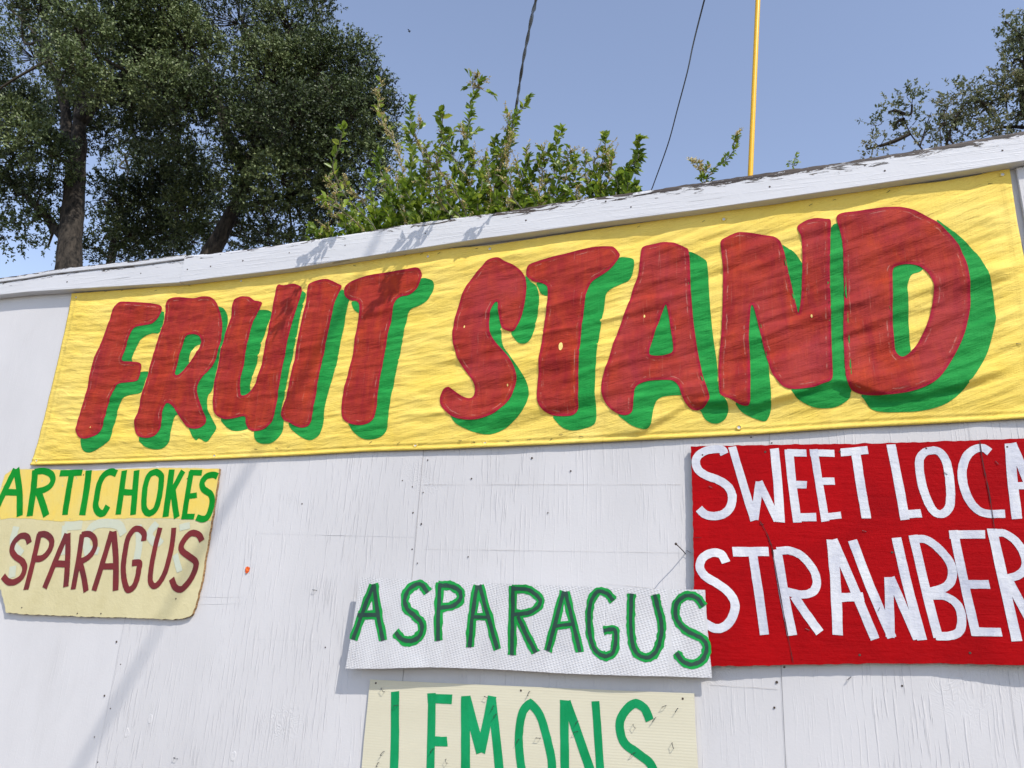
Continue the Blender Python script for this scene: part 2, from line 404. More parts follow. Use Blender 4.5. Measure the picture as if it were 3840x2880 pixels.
def board(name, outline, offs, thick, mat, edge, parent, grid=0, rough=.0015, dense=.02):
    pts = mm(outline); L = []
    for p, q in zip(pts, pts[1:] + pts[:1]):
        p = np.array(p); q = np.array(q); n = max(1, int(np.hypot(*(q - p)) / dense))
        nn = np.array([-(q - p)[1], (q - p)[0]]) / (np.hypot(*(q - p)) + 1e-9)
        for i in range(n):
            c = p + (q - p) * i / n
            L.append(tuple(c + nn * rough * noise.noise((c[0] * 45, c[1] * 45, 3)) * (i > 0)))
    P, F = cdt([L], grid, lambda g: in_loops(g, [L]))
    v = [(x, -offs(x, z), z) for x, z in P]; f = list(F); mi = [0] * len(F)
    s = len(v); n = len(L)
    v += [(x, -offs(x, z), z) for x, z in L] + [(x, -offs(x, z) + thick, z) for x, z in L]
    for i in range(n):
        j = (i + 1) % n; f.append((s + i, s + j, s + n + j, s + n + i)); mi.append(1)
    s2 = len(v); v += [(x, -offs(x, z) + thick, z) for x, z in P]; f += [tuple(s2 + k for k in t[::-1]) for t in F]; mi += [1] * len(F)
    o = pydata(name, v, f, parent, [mat, edge], False, None, mi)
    bm = bmesh.new(); bm.from_mesh(o.data); bm.normal_update(); bm.to_mesh(o.data); bm.free(); return o
def box_data(x0, x1, y0, y1, z0, z1):
    v = [(x, y, z) for z in (z0, z1) for y in (y0, y1) for x in (x0, x1)]
    return v, [(0, 2, 3, 1), (4, 5, 7, 6), (0, 1, 5, 4), (2, 6, 7, 3), (0, 4, 6, 2), (1, 3, 7, 5)]
def box(name, x0, x1, y0, y1, z0, z1, mat, parent, bev=0.0):
    v, f = box_data(x0, x1, y0, y1, z0, z1); o = pydata(name, v, f, parent, mat)
    if bev:
        bm = bmesh.new(); bm.from_mesh(o.data); bmesh.ops.bevel(bm, geom=list(bm.edges), offset=bev, segments=2, affect='EDGES'); bm.to_mesh(o.data); bm.free()
    return o
def tube_data(pts, rad, k=8, cap=True, V=None, F=None):
    V = [] if V is None else V; F = [] if F is None else F
    pts = [Vector(p) for p in pts]; n = len(pts); s = len(V); up = None
    for i, p in enumerate(pts):
        d = (pts[min(i + 1, n - 1)] - pts[max(i - 1, 0)]).normalized()
        if up is None: up = d.orthogonal().normalized()
        up = (up - d * up.dot(d)); up = up.normalized() if up.length > 1e-6 else d.orthogonal().normalized()
        sd_ = d.cross(up); r = rad[i] if isinstance(rad, (list, tuple)) else rad
        for j in range(k):
            a = 2 * math.pi * j / k; V.append(tuple(p + (up * math.cos(a) + sd_ * math.sin(a)) * r))
    for i in range(n - 1):
        for j in range(k):
            a = s + i * k + j; b = s + i * k + (j + 1) % k; F.append((a, b, b + k, a + k))
    if cap: F.append(tuple(s + j for j in range(k))[::-1]); F.append(tuple(s + (n - 1) * k + j for j in range(k)))
    return V, F

# ---------------------------------------------------------------- measured outlines, millimetres on the wall (x, z) or in space (x, y, z)
RED=[('F',[(-2829,3022),(-2863,3022),(-2883,3002),(-2893,2977),(-2894,2934),(-2904,2892),(-2914,2836),(-2926,2787),(-2938,2739),(-2942,2663),(-2939,2594),(-2944,2540),(-2950,2487),(-2953,2440),(-2945,2407),(-2915,2381),(-2877,2375),(-2832,2387),(-2805,2409),(-2800,2448),(-2800,2494),(-2797,2540),(-2789,2573),(-2778,2606),(-2754,2622),(-2710,2624),(-2663,2628),(-2656,2646),(-2654,2686),(-2658,2704),(-2678,2716),(-2728,2723),(-2768,2729),(-2770,2762),(-2765,2804),(-2759,2845),(-2747,2879),(-2729,2890),(-2681,2894),(-2643,2900),(-2616,2925),(-2604,2959),(-2613,2979),(-2649,2993),(-2734,3008)],[]),('R',[(-2525,3014),(-2565,3012),(-2588,2993),(-2582,2950),(-2580,2908),(-2587,2853),(-2596,2791),(-2604,2724),(-2609,2663),(-2610,2604),(-2621,2551),(-2623,2499),(-2630,2448),(-2624,2409),(-2597,2379),(-2552,2368),(-2508,2376),(-2488,2404),(-2486,2442),(-2491,2480),(-2484,2513),(-2470,2518),(-2444,2504),(-2410,2470),(-2375,2431),(-2352,2411),(-2320,2401),(-2284,2403),(-2262,2420),(-2261,2439),(-2282,2477),(-2310,2523),(-2329,2562),(-2329,2595),(-2310,2626),(-2286,2657),(-2264,2691),(-2253,2746),(-2251,2813),(-2261,2867),(-2286,2930),(-2313,2971),(-2350,2998),(-2398,3005),(-2444,3002)],[[(-2413,2825),(-2441,2814),(-2452,2761),(-2457,2714),(-2464,2675),(-2462,2648),(-2441,2643),(-2411,2678),(-2381,2716),(-2359,2754),(-2353,2787),(-2362,2808),(-2381,2821)]]),('U',[(-2188,2985),(-2216,2975),(-2223,2952),(-2220,2897),(-2229,2851),(-2236,2791),(-2241,2726),(-2244,2667),(-2246,2603),(-2244,2552),(-2239,2507),(-2226,2469),(-2199,2446),(-2161,2435),(-2120,2438),(-2085,2444),(-2066,2440),(-2061,2418),(-2044,2391),(-2014,2379),(-1974,2385),(-1949,2399),(-1931,2429),(-1926,2480),(-1926,2541),(-1922,2622),(-1916,2729),(-1909,2812),(-1895,2902),(-1883,2960),(-1885,2994),(-1902,3010),(-1935,3021),(-1978,3018),(-2007,3025),(-2015,3000),(-2013,2946),(-2017,2886),(-2018,2834),(-2021,2769),(-2025,2692),(-2032,2628),(-2041,2585),(-2060,2555),(-2082,2537),(-2103,2535),(-2113,2551),(-2118,2595),(-2117,2646),(-2114,2711),(-2110,2782),(-2104,2847),(-2090,2893),(-2076,2918),(-2070,2943),(-2090,2953),(-2113,2959),(-2142,2979),(-2166,2984)],[]),('I',[(-1775,3026),(-1816,3024),(-1849,3014),(-1856,2991),(-1854,2931),(-1859,2873),(-1864,2795),(-1868,2732),(-1872,2650),(-1878,2582),(-1885,2521),(-1894,2472),(-1896,2442),(-1878,2418),(-1853,2409),(-1827,2395),(-1793,2385),(-1764,2392),(-1751,2415),(-1750,2448),(-1746,2514),(-1744,2586),(-1740,2648),(-1735,2709),(-1729,2778),(-1722,2848),(-1714,2912),(-1703,2956),(-1693,2985),(-1716,3000),(-1746,3016)],[]),('T',[(-1363,3034),(-1401,3032),(-1472,3027),(-1544,3022),(-1603,3015),(-1648,3003),(-1673,2986),(-1680,2964),(-1670,2937),(-1644,2917),(-1613,2909),(-1597,2888),(-1595,2850),(-1599,2806),(-1602,2749),(-1604,2688),(-1609,2627),(-1615,2579),(-1622,2531),(-1624,2484),(-1621,2442),(-1609,2413),(-1581,2394),(-1542,2385),(-1505,2388),(-1479,2404),(-1470,2436),(-1469,2476),(-1470,2535),(-1467,2594),(-1463,2666),(-1458,2732),(-1450,2806),(-1444,2868),(-1435,2898),(-1414,2913),(-1383,2917),(-1353,2938),(-1337,2968),(-1332,2996),(-1343,3024)],[]),('S',[(-1023,3039),(-1052,3032),(-1075,3009),(-1108,2972),(-1136,2932),(-1156,2878),(-1169,2824),(-1177,2765),(-1175,2711),(-1162,2663),(-1141,2615),(-1108,2572),(-1083,2542),(-1072,2519),(-1070,2491),(-1081,2474),(-1101,2474),(-1125,2485),(-1152,2503),(-1174,2518),(-1194,2511),(-1207,2486),(-1206,2458),(-1190,2435),(-1159,2408),(-1123,2393),(-1071,2386),(-1027,2392),(-983,2409),(-951,2435),(-925,2469),(-914,2505),(-908,2543),(-918,2577),(-939,2616),(-970,2652),(-1000,2686),(-1020,2717),(-1030,2753),(-1031,2794),(-1022,2835),(-1010,2852),(-1001,2845),(-997,2809),(-988,2767),(-975,2739),(-951,2726),(-929,2727),(-913,2755),(-899,2806),(-891,2853),(-890,2901),(-897,2941),(-919,2976),(-949,3001),(-986,3021),(-1005,3034)],[]),('T.',[(-572,3037),(-622,3040),(-677,3033),(-743,3021),(-805,3013),(-857,3003),(-885,2994),(-894,2977),(-894,2953),(-882,2936),(-861,2920),(-835,2913),(-812,2900),(-805,2880),(-805,2839),(-808,2792),(-814,2735),(-819,2672),(-825,2611),(-826,2555),(-828,2500),(-826,2456),(-817,2429),(-797,2406),(-765,2392),(-722,2387),(-691,2391),(-676,2412),(-675,2449),(-675,2502),(-676,2568),(-674,2634),(-671,2701),(-665,2780),(-658,2842),(-648,2882),(-630,2904),(-598,2921),(-571,2939),(-550,2963),(-535,2991),(-542,3009),(-556,3029)],[]),('A',[(-377,3030),(-414,3026),(-446,3021),(-457,3005),(-461,2952),(-468,2901),(-485,2857),(-497,2812),(-513,2763),(-530,2714),(-548,2660),(-560,2617),(-573,2574),(-588,2527),(-593,2489),(-591,2458),(-581,2431),(-560,2404),(-532,2386),(-505,2380),(-487,2390),(-482,2416),(-480,2447),(-478,2470),(-465,2488),(-435,2499),(-396,2501),(-356,2497),(-337,2486),(-325,2467),(-318,2441),(-309,2418),(-295,2399),(-276,2388),(-253,2392),(-234,2409),(-227,2429),(-235,2465),(-246,2501),(-254,2543),(-263,2596),(-269,2650),(-275,2704),(-279,2770),(-283,2848),(-284,2915),(-287,2982),(-301,2998),(-321,3009),(-346,3022)],[[(-370,2781),(-379,2762),(-392,2725),(-407,2677),(-420,2634),(-427,2605),(-420,2592),(-385,2589),(-356,2595),(-346,2605),(-346,2634),(-352,2678),(-359,2733),(-366,2772)]]),('N',[(-109,3036),(-134,3032),(-159,3021),(-175,3008),(-176,2971),(-172,2920),(-172,2864),(-174,2804),(-177,2749),(-181,2685),(-186,2633),(-192,2581),(-197,2529),(-196,2483),(-195,2447),(-184,2429),(-159,2416),(-132,2399),(-109,2394),(-100,2403),(-97,2432),(-95,2482),(-94,2538),(-94,2589),(-94,2641),(-89,2699),(-84,2741),(-79,2752),(-73,2735),(-65,2692),(-56,2638),(-47,2586),(-37,2540),(-28,2504),(-11,2473),(10,2449),(40,2441),(76,2442),(102,2446),(126,2455),(148,2463),(156,2482),(158,2531),(161,2606),(165,2682),(169,2759),(172,2838),(178,2918),(184,2988),(188,3038),(174,3048),(146,3056),(118,3055),(94,3044),(81,3032),(83,3012),(91,2989),(91,2945),(89,2890),(84,2831),(78,2768),(67,2713),(61,2738),(56,2771),(50,2814),(43,2858),(38,2902),(31,2952),(21,2984),(1,3004),(-32,3016),(-71,3026)],[]),('D',[(399,3063),(360,3067),(315,3065),(271,3064),(234,3066),(216,3062),(207,3049),(209,3024),(214,3001),(218,2962),(218,2913),(215,2860),(213,2807),(210,2755),(205,2704),(200,2653),(197,2603),(195,2553),(194,2504),(195,2465),(202,2441),(214,2428),(242,2415),(279,2409),(320,2408),(365,2413),(406,2425),(440,2442),(467,2468),(495,2509),(519,2550),(539,2592),(554,2634),(567,2682),(573,2730),(575,2785),(573,2836),(564,2888),(548,2926),(523,2966),(493,3002),(457,3034),(429,3052)],[[(398,2854),(376,2850),(363,2838),(357,2792),(353,2742),(348,2691),(345,2641),(344,2592),(345,2558),(352,2540),(364,2534),(381,2543),(404,2568),(424,2601),(442,2638),(456,2677),(467,2721),(472,2760),(468,2796),(457,2818),(443,2838),(418,2851)]])]
GREEN=[('F',[[(-2591,2949),(-2591,2853),(-2631,2850),(-2682,2832),(-2705,2792),(-2715,2752),(-2712,2721),(-2683,2673),(-2614,2669),(-2614,2637),(-2622,2574),(-2687,2565),(-2723,2550),(-2737,2511),(-2735,2458),(-2743,2413),(-2742,2368),(-2765,2349),(-2806,2325),(-2843,2313),(-2877,2320),(-2899,2347),(-2908,2386),(-2902,2492),(-2891,2660),(-2877,2791),(-2864,2932),(-2804,2955),(-2670,2947)]]),('R',[[(-2293,2946),(-2259,2928),(-2236,2885),(-2234,2818),(-2242,2746),(-2247,2680),(-2248,2616),(-2253,2565),(-2267,2546),(-2271,2521),(-2261,2483),(-2240,2451),(-2215,2419),(-2201,2397),(-2218,2363),(-2238,2341),(-2266,2353),(-2282,2358),(-2291,2350),(-2313,2367),(-2343,2405),(-2362,2424),(-2393,2460),(-2419,2461),(-2428,2433),(-2429,2389),(-2427,2352),(-2451,2324),(-2487,2317),(-2533,2324),(-2569,2343),(-2588,2372),(-2563,2477),(-2556,2607),(-2525,2807),(-2500,2901),(-2405,2969)]]),('U',[[(-2079,2912),(-2021,2900),(-2024,2847),(-2039,2770),(-2050,2693),(-2059,2624),(-2067,2560),(-2024,2546),(-1980,2575),(-1953,2828),(-1914,2975),(-1862,2970),(-1865,2932),(-1872,2848),(-1875,2758),(-1883,2676),(-1888,2601),(-1894,2533),(-1898,2479),(-1896,2442),(-1881,2418),(-1879,2382),(-1893,2347),(-1923,2327),(-1963,2325),(-1992,2335),(-2008,2356),(-2016,2381),(-2038,2397),(-2054,2389),(-2091,2383),(-2127,2388),(-2164,2410),(-2188,2442),(-2147,2490),(-2137,2584),(-2130,2777),(-2101,2894)]]),('I',[[(-1704,2964),(-1669,2958),(-1649,2931),(-1649,2906),(-1654,2867),(-1660,2792),(-1667,2717),(-1672,2637),(-1682,2571),(-1694,2511),(-1698,2452),(-1697,2399),(-1704,2358),(-1727,2338),(-1752,2333),(-1787,2346),(-1823,2368),(-1846,2387),(-1853,2412),(-1809,2445),(-1783,2626),(-1753,2876)]]),('T',[[(-1633,2910),(-1592,2900),(-1590,2859),(-1604,2859),(-1621,2874),(-1632,2894)],[(-1338,2981),(-1307,2979),(-1281,2965),(-1277,2933),(-1287,2903),(-1303,2880),(-1333,2864),(-1364,2854),(-1378,2837),(-1383,2800),(-1389,2739),(-1395,2673),(-1400,2608),(-1406,2549),(-1412,2491),(-1415,2433),(-1414,2388),(-1421,2354),(-1443,2335),(-1485,2327),(-1523,2335),(-1557,2359),(-1576,2382),(-1578,2397),(-1523,2432),(-1500,2548),(-1496,2729),(-1488,2884),(-1398,2939)]]),('S',[[(-899,2947),(-876,2923),(-858,2909),(-846,2890),(-838,2854),(-839,2807),(-845,2755),(-854,2709),(-867,2682),(-886,2671),(-909,2676),(-927,2695),(-941,2722),(-925,2767),(-907,2860)],[(-1008,2858),(-999,2827),(-992,2785),(-980,2743),(-977,2696),(-965,2660),(-946,2636),(-922,2603),(-901,2574),(-876,2533),(-862,2496),(-859,2469),(-866,2436),(-884,2405),(-915,2374),(-952,2348),(-1000,2332),(-1051,2338),(-1097,2356),(-1136,2377),(-1156,2410),(-1083,2397),(-975,2464),(-947,2545),(-986,2633),(-1036,2706),(-1043,2801),(-1025,2848)]]),('T.',[[(-850,2916),(-801,2898),(-802,2859),(-828,2865),(-840,2887)],[(-542,2984),(-502,2979),(-482,2964),(-485,2923),(-498,2890),(-527,2876),(-564,2859),(-583,2841),(-588,2807),(-595,2751),(-604,2684),(-611,2618),(-614,2553),(-616,2488),(-613,2425),(-610,2383),(-618,2354),(-654,2340),(-695,2334),(-726,2343),(-751,2365),(-767,2392),(-723,2408),(-689,2503),(-689,2668),(-672,2867),(-582,2957)]]),('A',[[(-291,2975),(-268,2971),(-246,2957),(-228,2940),(-223,2909),(-221,2852),(-219,2786),(-216,2721),(-211,2651),(-205,2592),(-200,2540),(-199,2493),(-195,2442),(-184,2427),(-172,2411),(-169,2386),(-179,2357),(-203,2342),(-226,2344),(-244,2357),(-255,2380),(-261,2398),(-237,2445),(-269,2549),(-295,2684),(-326,2569),(-440,2582),(-374,2801),(-299,2794),(-294,2905)],[(-406,2511),(-347,2507),(-320,2475),(-313,2442),(-347,2440),(-381,2437),(-401,2425),(-411,2402),(-416,2372),(-421,2344),(-435,2329),(-455,2329),(-484,2341),(-509,2360),(-535,2387),(-495,2406),(-490,2458),(-475,2499)]]),('N',[[(25,2969),(50,2950),(72,2923),(86,2894),(96,2863),(90,2757),(66,2707),(57,2739),(30,2925)],[(-79,2757),(-63,2739),(-39,2560),(-36,2509),(-34,2469),(-33,2429),(-35,2390),(-42,2361),(-55,2344),(-75,2348),(-102,2361),(-124,2374),(-139,2392),(-143,2407),(-112,2438),(-103,2616),(-97,2721)],[(30,2445),(39,2421),(54,2406),(74,2392),(98,2381),(128,2378),(158,2381),(185,2394),(201,2408),(205,2424),(211,2470),(218,2745),(221,3003),(183,3008),(167,2909),(140,2498),(67,2453)]]),('D',[[(358,2870),(428,2862),(449,2834),(439,2819),(417,2813),(406,2795),(398,2768),(397,2732),(394,2687),(390,2638),(388,2589),(388,2547),(380,2526),(338,2519),(339,2717)],[(505,2994),(524,2977),(554,2947),(583,2907),(606,2863),(624,2810),(633,2764),(635,2714),(633,2666),(631,2639),(619,2597),(598,2536),(570,2485),(534,2435),(498,2397),(457,2371),(400,2357),(344,2356),(287,2359),(260,2370),(244,2397),(238,2419),(307,2444),(433,2489),(502,2580),(541,2748),(529,2903)]])]
YEL=[[(-2352,2773),(-2384,2764),(-2398,2733),(-2400,2697),(-2375,2705),(-2350,2747)]]
B_TOP=[(-3181,3102),(-2872,3089),(-2508,3080),(-2199,3082),(-1891,3098),(-1579,3097),(-1319,3109),(-1051,3102),(-467,3122),(-237,3130),(184,3141),(367,3147),(533,3143),(643,3151),(736,3171)]
B_BOT=[(-3171,2264),(-2861,2264),(-2475,2267),(-2184,2269),(-1762,2275),(-1510,2282),(-1270,2282),(-964,2285),(-699,2289),(-349,2296),(-73,2302),(215,2313),(340,2315),(479,2318),(667,2323),(711,2324)]
B_LEFT=[(-3181,3102),(-3169,3002),(-3163,2833),(-3161,2655),(-3161,2489),(-3162,2368),(-3171,2264)]
B_RIGHT=[(736,3171),(735,3112),(733,3043),(732,2970),(734,2898),(734,2838),(728,2675),(721,2502),(711,2324)]
GROM=[(-3140,2285),(-2189,2282),(-3144,3077),(-2209,3066),(-1294,2301),(-1316,3081),(-1019,2302),(-1052,3085),(-138,2326),(-163,3097),(713,3142)]
TEAR=[(-1131,2758),(-745,2647),(-942,2513),(-445,2743),(106,2693),(-2867,2426)]
F_TOP=[(-3912,3214),(-3465,3219),(-3283,3226),(-3013,3222),(-2755,3215),(-2520,3217),(-2359,3209),(-2106,3209),(-1896,3213),(-1634,3218),(-1413,3230),(-1091,3230),(-978,3232),(-783,3240),(-595,3241),(-414,3242),(-263,3246),(-94,3249),(68,3253),(225,3253),(376,3259),(523,3265),(642,3273),(784,3281),(975,3288)]
F_BOT=[(-3879,3125),(-3433,3121),(-2980,3099),(-2489,3075),(-2325,3077),(-2057,3078),(-1939,3079),(-1544,3096),(-1082,3114),(-971,3115),(-653,3122),(-265,3126),(62,3135),(367,3145),(606,3154),(769,3163),(958,3173)]
F_NAILS=[(-3191,3149),(-2751,3147),(-2483,3135),(-2358,3136),(-2189,3145),(-2190,3145),(-1956,3156),(-1686,3159),(-1321,3168),(-897,3171),(-490,3172),(-585,3210),(-2,3184),(366,3190),(714,3210),(-79,3229)]
W_NAILS=[(-1244,2246),(-1251,2126),(-1247,2012),(-1296,2147),(-1284,2052),(-1274,1922),(-1249,1874),(-701,2195),(-1339,2171),(-1754,2087),(-777,2051),(-1058,1899),(-1066,2174),(-843,2244),(-102,2295),(-39,2274),(-36,1596),(-59,1553),(-69,1483),(275,1564),(-2509,1550),(-2467,1469),(-2515,1353),(-2474,1310),(-2523,1207),(-2484,1124),(-1578,1575)]
W_PATCH=[[(-1944,1974),(-1262,1964)],[(-1249,2156),(-329,2144)],[(-1226,1925),(-332,1924)],[(-249,1535),(-56,1535)],[(-597,1823),(-292,1804)],[(-2155,1731),(-1956,1736)],[(-2149,1703),(-1951,1713)],[(-1884,1589),(-1614,1595)]]
KNOT=[(-1342,2177),(-1080,2099),(-643,2096),(-855,2120),(-487,2095),(-1517,1914),(-922,2102),(-620,2152),(-2376,1233),(-2281,1287),(-1893,1195),(-2622,1577),(-64,1518),(234,1464),(149,1483),(46,1469)]
NAIL=[(-317,1920)]
LEAF=[(-1954,1837)]
ART=[('A',[([(-3250,2246),(-3270,2185),(-3290,2117),(-3303,2067)],33.0),([(-3244,2248),(-3190,2141),(-3156,2038)],33.8),([(-3283,2145),(-3182,2141)],28.6)]),('R',[([(-3131,2241),(-3113,2151),(-3098,2038)],34.6),([(-3133,2233),(-3082,2236),(-3035,2222),(-3015,2196),(-3023,2169),(-3056,2152),(-3111,2143)],29.4),([(-3083,2145),(-3045,2096),(-3005,2040)],33.3)]),('T',[([(-2983,2224),(-2859,2225)],27.3),([(-2917,2220),(-2911,2134),(-2902,2043)],31.5)]),('I',[([(-2825,2234),(-2813,2138),(-2807,2042)],34.1)]),('C',[([(-2670,2217),(-2706,2226),(-2738,2209),(-2752,2171),(-2750,2123),(-2745,2080),(-2722,2054),(-2695,2051),(-2680,2080)],30.0)]),('H',[([(-2632,2231),(-2616,2044)],29.5),([(-2567,2230),(-2539,2042)],29.6),([(-2620,2138),(-2548,2135)],25.5)]),('O',[([(-2465,2221),(-2494,2210),(-2505,2172),(-2501,2121),(-2490,2074),(-2470,2053),(-2450,2051),(-2429,2069),(-2423,2115),(-2426,2166),(-2435,2204),(-2465,2221)],27.4)]),('K',[([(-2386,2228),(-2379,2133),(-2373,2035)],29.6),([(-2327,2223),(-2367,2133)],25.8),([(-2361,2142),(-2316,2032)],27.5)]),('E',[([(-2286,2220),(-2284,2123),(-2280,2033)],25.3),([(-2293,2215),(-2232,2213)],23.5),([(-2288,2116),(-2238,2122)],22.7),([(-2295,2037),(-2233,2036)],22.7)]),('S',[([(-2153,2197),(-2178,2204),(-2209,2196),(-2223,2171),(-2209,2145),(-2175,2127),(-2160,2104),(-2158,2068),(-2167,2037),(-2186,2026),(-2220,2033)],25.9)])]
SPA=[('S',[([(-3063,1923),(-3084,1949),(-3121,1953),(-3150,1926),(-3152,1893),(-3124,1867),(-3079,1847),(-3055,1819),(-3061,1782),(-3095,1761),(-3131,1762),(-3166,1784)],27.3)]),('P',[([(-3019,1966),(-3017,1848),(-3020,1732)],27.9),([(-3024,1958),(-2990,1962),(-2954,1947),(-2938,1924),(-2943,1891),(-2971,1863),(-3017,1858)],27.3)]),('A',[([(-2867,1966),(-2895,1855),(-2921,1741)],27.4),([(-2862,1966),(-2831,1856),(-2809,1749)],27.1),([(-2903,1841),(-2827,1840)],27.6)]),('R',[([(-2784,1962),(-2774,1857),(-2768,1739)],26.0),([(-2786,1960),(-2751,1964),(-2717,1947),(-2702,1917),(-2711,1885),(-2740,1860),(-2773,1852)],25.5),([(-2759,1843),(-2726,1790),(-2698,1733)],26.0)]),('A',[([(-2630,1975),(-2644,1854),(-2659,1738)],26.7),([(-2621,1975),(-2578,1856),(-2550,1743)],28.5),([(-2650,1834),(-2575,1836)],25.6)]),('G',[([(-2459,1939),(-2463,1965),(-2490,1985),(-2521,1982),(-2541,1946),(-2541,1892),(-2535,1834),(-2520,1790),(-2500,1756),(-2484,1746),(-2462,1761),(-2454,1796),(-2455,1827),(-2459,1852),(-2495,1850)],25.8)]),('U',[([(-2389,1992),(-2395,1916),(-2396,1854),(-2392,1802),(-2383,1776),(-2363,1764),(-2342,1778),(-2324,1817),(-2316,1878),(-2315,1930),(-2321,1990)],23.8)]),('S',[([(-2174,1940),(-2195,1964),(-2229,1971),(-2254,1953),(-2269,1922),(-2259,1900),(-2219,1879),(-2189,1862),(-2182,1841),(-2192,1803),(-2212,1772),(-2234,1755),(-2263,1763),(-2287,1794)],25.4)])]
GHOST=[('x',[([(-2894,1995),(-2798,2000)],36.6),([(-2889,1999),(-2865,1878)],30.0),([(-2728,1880),(-2752,1926),(-2750,1981),(-2715,2005),(-2663,2009),(-2601,2000),(-2569,1964)],37.2),([(-2740,1903),(-2678,1895)],31.9),([(-2503,2001),(-2479,1929),(-2475,1857)],33.6),([(-2409,2010),(-2437,1965),(-2395,1929),(-2371,1947)],31.9),([(-3160,1994),(-3155,1922),(-3089,1875)],37.1),([(-2293,1992),(-2246,2002)],27.0),([(-2291,1887),(-2255,1822)],26.5),([(-3124,1827),(-3115,1781)],37.8)])]
SWEET=[('S',[([(-186,2236),(-195,2252),(-235,2251),(-263,2238),(-276,2218),(-271,2189),(-247,2168),(-208,2152),(-179,2131),(-166,2101),(-172,2066),(-192,2044),(-221,2036),(-250,2041),(-269,2059)],26.5)]),('W',[([(-161,2260),(-133,2146),(-102,2022)],24.4),([(-102,2024),(-81,2145)],24.4),([(-83,2143),(-33,2022)],23.4),([(-32,2249),(-27,2144),(-26,2018)],26.7)]),('E',[([(11,2245),(16,2134),(24,2018)],24.8),([(6,2236),(62,2233)],23.0),([(16,2134),(57,2133)],23.4),([(15,2032),(77,2033)],24.6)]),('E',[([(85,2244),(94,2133),(104,2020)],22.9),([(73,2234),(145,2230)],22.5),([(90,2143),(138,2143)],22.0),([(96,2033),(150,2039)],20.2)]),('T',[([(162,2232),(240,2238)],24.6),([(205,2229),(211,2126),(219,2029)],25.8)]),('L',[([(305,2254),(315,2139),(323,2026)],24.9),([(317,2041),(369,2044)],23.8)]),('O',[([(421,2232),(396,2227),(379,2205),(376,2162),(380,2115),(392,2068),(406,2045),(425,2043),(443,2063),(450,2100),(452,2147),(449,2194),(437,2223),(421,2232)],23.2)]),('C',[([(563,2222),(549,2234),(529,2232),(506,2214),(491,2183),(485,2146),(490,2100),(505,2063),(531,2043),(579,2041)],23.2)]),('A',[([(618,2245),(611,2135),(608,2026)],25.7),([(623,2245),(648,2134),(672,2026)],23.4),([(611,2121),(654,2121)],20.9)]),('L',[([(744,2247),(744,2138),(744,2032)],22.8),([(742,2043),(787,2045)],20.9)])]
STRAW=[('S',[([(-191,1893),(-205,1917),(-233,1921),(-262,1904),(-270,1875),(-254,1849),(-217,1827),(-185,1802),(-168,1770),(-176,1733),(-197,1705),(-225,1695),(-253,1707),(-276,1720)],26.2)]),('T',[([(-169,1925),(-64,1928)],28.5),([(-111,1921),(-98,1804),(-87,1685)],26.1)]),('R',[([(-40,1934),(-26,1806),(-9,1684)],27.3),([(-38,1929),(-2,1931),(33,1914),(62,1873),(68,1836),(54,1811),(23,1803),(-21,1811)],23.8),([(2,1798),(32,1750),(68,1696)],25.5)]),('A',[([(118,1965),(120,1838),(116,1691)],28.4),([(122,1964),(167,1830),(214,1686)],25.2),([(124,1797),(194,1802)],24.4)]),('W',[([(176,1962),(213,1831),(259,1690)],25.2),([(254,1692),(265,1859)],23.5),([(270,1857),(295,1777),(323,1691)],22.4),([(295,1974),(312,1834),(335,1690)],25.4)]),('B',[([(340,1981),(357,1835),(376,1697)],24.0),([(337,1968),(374,1967),(407,1937),(429,1898),(427,1858),(404,1832),(359,1818)],22.8),([(362,1809),(402,1810),(432,1790),(440,1756),(432,1718),(407,1703),(369,1701)],22.0)]),('E',[([(446,1993),(457,1846),(470,1706)],22.6),([(434,1982),(523,1983)],23.4),([(463,1844),(518,1844)],23.6),([(460,1716),(533,1718)],22.8)]),('R',[([(543,1998),(554,1845),(565,1695)],25.1),([(540,1985),(571,1986),(599,1961),(613,1923),(611,1893),(591,1871),(556,1859)],21.3),([(566,1855),(591,1783),(621,1700)],22.2)]),('R',[([(665,2001),(671,1852),(679,1700)],24.4),([(662,1990),(694,1992),(720,1967),(733,1929),(731,1899),(711,1878),(677,1867)],20.7),([(686,1858),(709,1787),(737,1706)],21.6)]),('I',[([(784,2002),(784,1855),(785,1705)],21.7)]),('E',[([(854,2006),(853,1856),(855,1721)],20.3),([(844,1992),(916,1995)],20.3),([(855,1857),(905,1858)],20.3),([(848,1731),(913,1735)],19.7)]),('S',[([(1005,1953),(993,1982),(966,1986),(941,1956),(937,1915),(958,1879),(987,1848),(993,1809),(975,1761),(948,1741),(923,1751)],19.4)])]
